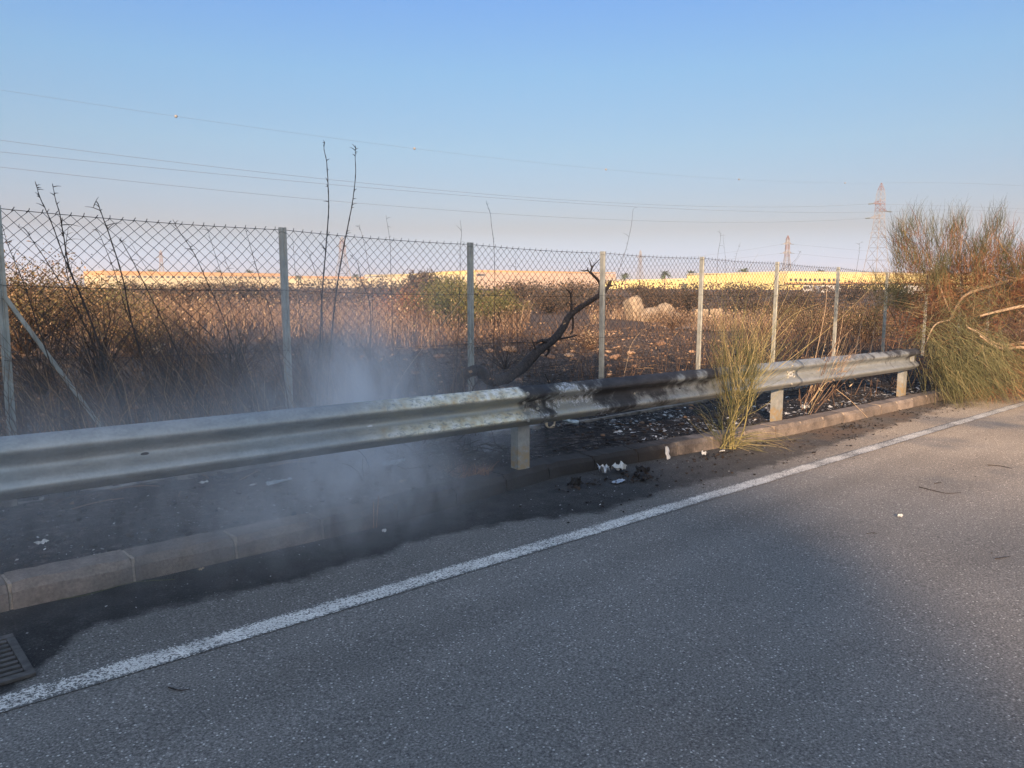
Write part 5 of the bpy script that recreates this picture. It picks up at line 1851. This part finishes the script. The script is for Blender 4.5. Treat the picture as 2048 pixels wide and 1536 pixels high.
def palm(name, px, D, h, label):
    p = at_d(px, 570, D)
    x, y, z = float(p[0]), float(p[1]), float(base(60)) + .1
    t = thing(name, label, 'palm tree', (x, y, z), 'palms before the distant halls')
    V, F = tube1([(x, y, z - .3), (x + .1, y, z + h * .5), (x, y, z + h)], [.32, .24, .22], 8, 8)
    put('trunk', V, F, M_BARK, t)
    mb = MB()
    n = 34
    for i in range(n):
        a = RS.uniform(0, 6.28)
        e = RS.uniform(-.5, 1.2)
        L = RS.uniform(2.3, 3.3)
        tt = np.linspace(0, 1, 7)
        P = np.stack([x + math.cos(a) * math.cos(e) * L * tt, y + math.sin(a) * math.cos(e) * L * tt, z + h + math.sin(e) * L * tt - .9 * tt ** 2 * L * .5], 1)
        sd = np.array((-math.sin(a), math.cos(a), 0)) * .34
        w_ = (np.sin(tt * 3.0 + .15) * .9 + .1)[:, None]
        Vv = np.stack([P - sd * w_ - UP * .14 * w_, P, P + sd * w_ - UP * .14 * w_], 1).reshape(-1, 3)
        idx = np.arange(21).reshape(7, 3)
        Fv = [(idx[q, c], idx[q, c + 1], idx[q + 1, c + 1], idx[q + 1, c]) for q in range(6) for c in (0, 1)]
        mb.add(Vv, Fv, RS.rand())
    mb.put('crown', M_LEAF, t)
    return t


pm = palm('palm_tree', 1250, 330, 6.2, 'palm tree with full crown standing alone right of the peach hall')
for px_, D, sc_, lb in ((1330, 330, 1.12, 'tallest palm tree, before the low yellow wall'), (1381, 380, 1.25, 'palm tree peeking over the left corner of the bright yellow hall'), (1487, 420, 1.52, 'palm crown rising over the middle of the bright yellow hall'),
                        (1640, 430, 1.45, 'palm crown just showing over the building with square windows'), (597, 380, .95, 'palm tree in the gap between the two left buildings'), (712, 420, 1.1, 'palm crown over the low pale building'),
                        (822, 420, 1.05, 'palm crown left of the round tree'), (232, 470, 1.6, 'palm crown over the left end of the long orange roofed building'), (305, 480, 1.6, 'second palm crown over the long orange roofed building'), (438, 500, 1.58, 'third palm crown over the long orange roofed building'), (500, 510, 1.6, 'fourth palm crown over the long orange roofed building')):
    p = at_d(px_, 570, D)
    copy_tree(pm, (float(p[0]), float(p[1]), float(base(60)) + .1), lb, RS.uniform(0, 6), sc_)

# parked vans far away


def van(px, D, label, rz):
    p = at_d(px, 575, D)
    x, y = float(p[0]), float(p[1])
    z = float(base(60)) + .1
    t = thing('parked_van', label, 'van', (0, 0, 0), 'white vehicles parked before the far hall')
    V, F = box(-2.3, 2.3, -.95, .95, .35, 2.2)
    V[(V[:, 0] > 0) & (V[:, 2] > 1), 0] -= .9
    V[V[:, 2] > 1, 1] *= .9
    put('body', V, F, M_WHITE, t)
    V, F = box(-2.36, -2.27, -.72, .72, 1.25, 1.95)
    put('rear_window', V, F, M_GLASSD, t)
    V, F = box(1.0, 1.9, -.90, .90, 1.25, 1.85)
    V[(V[:, 0] > 1.5) & (V[:, 2] > 1.5), 0] -= .45
    V[:, 1] *= 1.02
    put('cab_window', V, F, M_GLASSD, t)
    for sx in (-1.5, 1.5):
        for sy in (-.9, .9):
            th = np.linspace(0, 6.2832, 12, endpoint=False)
            V = [(sx + .34 * math.cos(a), sy + o, .34 + .34 * math.sin(a)) for o in (-.1, .1) for a in th] + [(sx, sy - .1, .34), (sx, sy + .1, .34)]
            F4 = [(i, (i + 1) % 12, 12 + (i + 1) % 12, 12 + i) for i in range(12)]
            F3 = [(24, (i + 1) % 12, i) for i in range(12)] + [(25, 12 + i, 12 + (i + 1) % 12) for i in range(12)]
            put('wheel', V, [np.array(F4), np.array(F3)], M_TYRE, t)
    t.location = (x, y, z)
    t.rotation_euler = (0, 0, rz)
    return t


v0 = van(1640, 205, 'white van seen from behind, parked under the row of square windows', AZ + .15)
for px_, D, lb, rz in ((1617, 215, 'white van parked left of the one seen from behind', AZ - .6), (1664, 230, 'white van parked right of the one seen from behind', AZ + 1.4), (1824, 170, 'white van glimpsed by the big broom bush', AZ + 1.2)):
    p = at_d(px_, 575, D)
    copy_tree(v0, (float(p[0]), float(p[1]), float(base(60)) + .1), lb, rz)

# ------------------------------------------------------------------ pylons and lines
M_LATT = simple('lattice_steel', (0.20, 0.185, 0.18), .6, .3, .15, 1)
k = Mat('red_white_paint', .6)
zz_ = k.sep(k.obj())[2]
k.color(k.mix(k.step(k.math('SINE', k.math('MULTIPLY', zz_, 1.1)), -.1, .1), (0.22, 0.205, 0.20), (0.17, 0.095, 0.075)))
M_RW = k.m
M_INS = simple('insulator', (0.09, 0.11, 0.11), .3)
M_BALL = simple('marker_ball', (0.22, 0.21, 0.20), .5)
M_LINE = simple('conductor', (0.16, 0.18, 0.22), .5, .3)


def pylon(px, D, ytop, label, wb, m_top, arms, rz=0., bw=.065, ybase=None, hi=12):
    top = at_d(px, ytop, D)
    zb = float(base(60)) + .1
    H = float(top[2]) - zb
    x, y = float(top[0]), float(top[1])
    t = thing('lattice_pylon', label, 'pylon', (x, y, zb))
    ca, sa = math.cos(rz), math.sin(rz)
    # half width at height fraction f
    hw = lambda f: float(np.interp(f, [0, .62, .92, 1], [wb, wb * .34, wb * .25, .05]))

    def P(cx, cy, f):
        w = hw(f)
        a, b = cx * w, cy * w
        return np.array((x + a * ca - b * sa, y + a * sa + b * ca, zb + f * H))
    cs = [(-1, -1), (1, -1), (1, 1), (-1, 1)]
    fs = [0]
    while fs[-1] < .985:
        fs.append(min(1, fs[-1] + max(.028, hw(fs[-1]) * 1.7 / H)))
    split = .60
    for part, lo, hi_, m in (('lower_lattice', 0, split, M_LATT), ('upper_lattice', split, 1.01, m_top)):
        mb = MB()
        for i in range(len(fs) - 1):
            f0, f1 = fs[i], fs[i + 1]
            if not (lo <= f0 < hi_):
                continue
            for c in range(4):
                a, b = cs[c], cs[(c + 1) % 4]
                V, F = tubes(np.array([P(*a, f0), P(*a, f1)]), [bw, bw], 4)
                mb.add(V, F)
                for q0, q1 in ((P(*a, f0), P(*b, f1)), (P(*b, f0), P(*a, f1))):
                    V, F = tubes(np.array([q0, q1]), [bw * .5] * 2, 3)
                    mb.add(V, F)
                V, F = tubes(np.array([P(*a, f1), P(*b, f1)]), [bw * .5] * 2, 3)
                mb.add(V, F)
        mb.put(part, m, t)
    ends = []
    for (f, side, L) in arms:
        w = hw(f)
        tip = np.array((x + RV[0] * side * L, y + RV[1] * side * L, zb + f * H))
        mb = MB()
        for cx, cy in cs:
            for df in (0, .035):
                V, F = tubes(np.array([P(cx, cy, f + df), tip]), [bw * .7] * 2, 3)
                mb.add(V, F)
        mb.put('cross_arm', m_top, t)
        ins = tip + RV * side * 1.5 * (-1 if side > 0 and False else 1)
        V, F = tube1([tip, tip + RV * side * 1.3 - UP * .1], [.17, .17], 6, 5)
        put('insulator', V, F, M_INS, t)
        ends.append(tip + RV * side * 1.3 - UP * .1)
    ends.append(np.array((x, y, zb + H)))
    return t, ends


py1, ends1 = pylon(1763, 215, 366, 'tall lattice power pylon rising right of the last fence posts', 3.0, M_RW, [(.815, -1, 2.0), (.745, 1, 2.0), (.685, -1, 2.6)], rz=AZ + .35)
M_RW2 = M_RW
py2, ends2 = pylon(1576, 455, 470, 'distant red and white pylon behind the gap of the yellow halls', 3.2, M_RW, [(.83, -1, 2.5), (.83, 1, 2.5), (.66, 1, 3.0), (.66, -1, 3.0)], rz=AZ, bw=.16)
pylon(684, 620, 473, 'faint red and white pylon between the second and third posts', 6.5, M_RW, [(.8, 1, 4), (.8, -1, 4)], rz=AZ + .5, bw=.24)
pylon(321, 700, 500, 'faint red and white mast above the long yellow building', 3.5, M_RW, [(.8, 1, 4), (.8, -1, 4)], rz=AZ + .5, bw=.24)
pylon(1281, 800, 500, 'thin faint pylon just right of the fourth post', 3.5, M_LATT, [(.8, 1, 4), (.8, -1, 4)], rz=AZ + .5, bw=.22)


def wire(name, pts, P1, P2xy, label, r=.03, group=None, ext=True):
    """a hanging cable in the vertical plane through P1 and P2xy, through the given picture rows"""
    P1 = np.array(P1, float)
    d = np.array(P2xy) - P1[:2]
    L = np.linalg.norm(d)
    S_ = [0.0]
    Z_ = [P1[2]]
    for a, b in pts:
        q = ray(a, b)
        # k*q_xy = P1 + s*d
        A_ = np.array([[q[0], -d[0]], [q[1], -d[1]]])
        kk, s = np.linalg.solve(A_, P1[:2])
        S_.append(s)
        Z_.append(EYE + kk * q[2])
    co = np.polyfit(S_, Z_, 2, w=[3] + [1] * len(pts))
    s = np.linspace(0, 1, 90)
    P = np.stack([P1[0] + s * d[0], P1[1] + s * d[1], np.polyval(co, s)], 1)
    V, F = tubes(P, np.full(90, r), 4)
    o = put(name, V, F, M_LINE, None, label=label, cat='power line', group=group, loc=tuple(P1))
    return o, P1, d, co


far_xy = at_d(-900, 300, 70)[:2]
G3 = 'power lines strung to the tall pylon'
ew, eP, eD, eC = wire('power_line', [(0, 180), (352, 232), (829, 297), (1212, 340), (1478, 358)], ends1[3], far_xy, 'top earth wire with marker balls rising to the upper left', .013, G3)
for i, (a, b) in enumerate(((352, 232), (829, 297), (1212, 340), (1478, 357), (1690, 365))):
    q = ray(a, b)
    kk, s = np.linalg.solve(np.array([[q[0], -eD[0]], [q[1], -eD[1]]]), eP[:2])
    c_ = np.array((eP[0] + s * eD[0], eP[1] + s * eD[1], np.polyval(eC, s)))
    V, F = rock(1, 1, 1, 1, 0, 3)
    V = V / np.linalg.norm(V, axis=1, keepdims=True) * .2
    put('marker_ball', V + c_, F, M_BALL, None, smooth=True, label=('marker ball highest and furthest left on the top wire', 'marker ball second from the left on the top wire', 'marker ball in the middle of the top wire', 'marker ball fourth from the left on the top wire', 'marker ball nearest to the tall pylon')[i], cat='marker ball', group='marker balls on the earth wire', loc=tuple(c_))
wire('power_line', [(0, 278), (600, 355), (1200, 406), (1500, 411)], ends1[0], far_xy + np.array((3, 2)), 'upper conductor running left from the tall pylon', .021, G3)
wire('power_line', [(0, 296), (600, 372), (1200, 413), (1500, 416)], ends1[1], far_xy + np.array((-3, -2)), 'middle conductor running left from the tall pylon', .021, G3)
wire('power_line', [(0, 332), (600, 398), (1200, 440), (1500, 442)], ends1[2], far_xy + np.array((0, 0)), 'lowest conductor running left from the tall pylon', .021, G3)
right_xy = at_d(3300, 420, 330)[:2]
for e, py_, lb in ((ends1[0], 418, 'upper conductor running right from the tall pylon over the broom bush'), (ends1[1], 426, 'middle conductor running right from the tall pylon'), (ends1[2], 446, 'lowest conductor running right from the tall pylon'), (ends1[3], 372, 'top wire running right from the tall pylon')):
    wire('power_line', [(1900, py_ - 6), (2048, py_)], e, right_xy, lb, .022, G3)
G4 = 'faint lines of the distant pylon'
lx = at_d(700, 480, 560)[:2]
for e, a, b, lb in ((ends2[0], 507, 525, 'upper faint line left of the distant pylon'), (ends2[3], 520, 540, 'lower faint line left of the distant pylon')):
    wire('power_line', [(1440, a), (1200, b)], e, lx, lb, .045, G4)
rx_ = at_d(2600, 480, 420)[:2]
for e, a, b, lb in ((ends2[1], 502, 520, 'upper faint line right of the distant pylon'), (ends2[2], 520, 534, 'lower faint line right of the distant pylon')):
    wire('power_line', [(1735, a), (2000, b)], e, rx_, lb, .045, G4)

# ------------------------------------------------------------------ trees across the road, behind the camera: they throw the long shade


def tree(x, y, h, w, label, seed):
    z = float(base(x)) - .05
    t = thing('roadside_tree', label, 'tree', (x, y, z), 'trees across the road')
    V, F = tube1([(x, y, z - .2), (x + .1, y, z + h * .35), (x - .1, y + .1, z + h * .8)], [.35, .25, .1], 9, 14)
    put('trunk', V, F, M_BARK, t, smooth=True)
    n = 13000
    u = RS.normal(size=(n, 3))
    u /= np.linalg.norm(u, axis=1, keepdims=True)
    r = RS.rand(n) ** .4
    C = u * r[:, None] * np.array((w / 2, w / 2, h * .5)) + np.array((x, y, z + h * .52))
    C += .35 * np.stack([fbm(C[:, 1] * 1.5, C[:, 2] * 1.5, 2, seed), fbm(C[:, 0] * 1.5, C[:, 2] * 1.5, 2, seed + 1), fbm(C[:, 0] * 1.5, C[:, 1] * 1.5, 2, seed + 2)], 1) * 2
    V, F, rr = leaves(C, RS.uniform(.18, .38, n), None, .55)
    put('crown', V, F, M_LEAF, t, rnd=rr)


ord_ = ['first', 'second', 'third', 'fourth', 'fifth', 'sixth', 'seventh', 'eighth', 'ninth', 'tenth']
for i in range(10):
    tree(-47.6 - 6.2 * i, -40 + .8 * (i % 2), 23.4 + .9 * math.sin(i * 2.1), 9.0, '%s tall tree of the row far across the road, counted from the gap' % ord_[i], 140 + i)
for i in range(6):
    tree(-39.5 + 6.0 * i, -40.5, 14.8 + .5 * math.sin(i * 1.7), 8.0, '%s lower tree beyond the gap in the row far across the road' % ord_[i], 170 + i)

# ------------------------------------------------------------------ smoke
k = Mat('smoke')
nt = k.nt
nt.nodes.remove(k.b)
pos = k.pos()


def gauss(c, r, amp):
    s = k.n('ShaderNodeVectorMath', operation='SUBTRACT')
    k.l(pos, s.inputs[0])
    s.inputs[1].default_value = c
    d = k.n('ShaderNodeVectorMath', operation='DIVIDE')
    k.l(s.outputs[0], d.inputs[0])
    d.inputs[1].default_value = r
    q = k.n('ShaderNodeVectorMath', operation='DOT_PRODUCT')
    k.l(d.outputs[0], q.inputs[0])
    k.l(d.outputs[0], q.inputs[1])
    e = k.math('EXPONENT', k.math('MULTIPLY', q.outputs['Value'], -1.0))
    return k.math('MULTIPLY', e, amp)


tot = gauss((2.95, 4.75, .22), (.38, .38, .40), 2.6)
tot = k.math('ADD', tot, gauss((3.12, 5.1, .55), (.16, .16, .5), 1.8))
for c_, r_, a_ in (((2.1, 3.75, .28), (.9, .45, .28), .34), ((3.35, 5.5, .62), (.55, .5, .45), 1.3), ((1.0, 4.0, .50), (1.4, .5, .36), .34), ((2.35, 4.15, .16), (.75, .42, .20), .8), ((4.35, 4.9, .30), (.25, .25, .28), 1.2), ((2.0, 5.2, .45), (1.5, .8, .34), .26), ((3.4, 6.0, 1.3), (.9, .6, .6), .25)):
    tot = k.math('ADD', tot, gauss(c_, r_, a_))
nz_ = k.noise(2.6, 6, k.scaled(pos, (1, 1, .45)), .62, 2.2)
tot = k.math('MULTIPLY', tot, k.ramp(nz_, [(0.36, 0.0), (0.50, 0.55), (0.68, 1.0)]))
tot = k.math('MULTIPLY', tot, 1.5)
vol = k.n('ShaderNodeVolumePrincipled')
vol.inputs['Color'].default_value = (0.90, 0.94, 0.99, 1)
vol.inputs['Anisotropy'].default_value = 0.1
k.l(tot, vol.inputs['Density'])
out = [n for n in nt.nodes if n.type == 'OUTPUT_MATERIAL'][0]
k.l(vol.outputs[0], out.inputs['Volume'])
V, F = box(-2.0, 5.4, 2.6, 7.25, .02, 2.6)
V[:, 2] += base(V[:, 0])
sm_ = put('smoke', V, F, k.m, None, kind='stuff', label='bluish smoke drifting left from the smouldering verge across the rail', cat='smoke')

# ------------------------------------------------------------------ evening haze
k = Mat('haze_air')
k.nt.nodes.remove(k.b)
vol = k.n('ShaderNodeVolumePrincipled')
vol.inputs['Color'].default_value = (0.93, 0.94, 0.97, 1)
vol.inputs['Density'].default_value = 0.0005
vol.inputs['Anisotropy'].default_value = 0.2
out = [n for n in k.nt.nodes if n.type == 'OUTPUT_MATERIAL'][0]
k.l(vol.outputs[0], out.inputs['Volume'])
V, F = box(-7000, 7000, -7000, 7000, -3.5, 60)
put('haze', V, F, k.m, None, kind='stuff', label='thin evening haze over the plain', cat='haze')
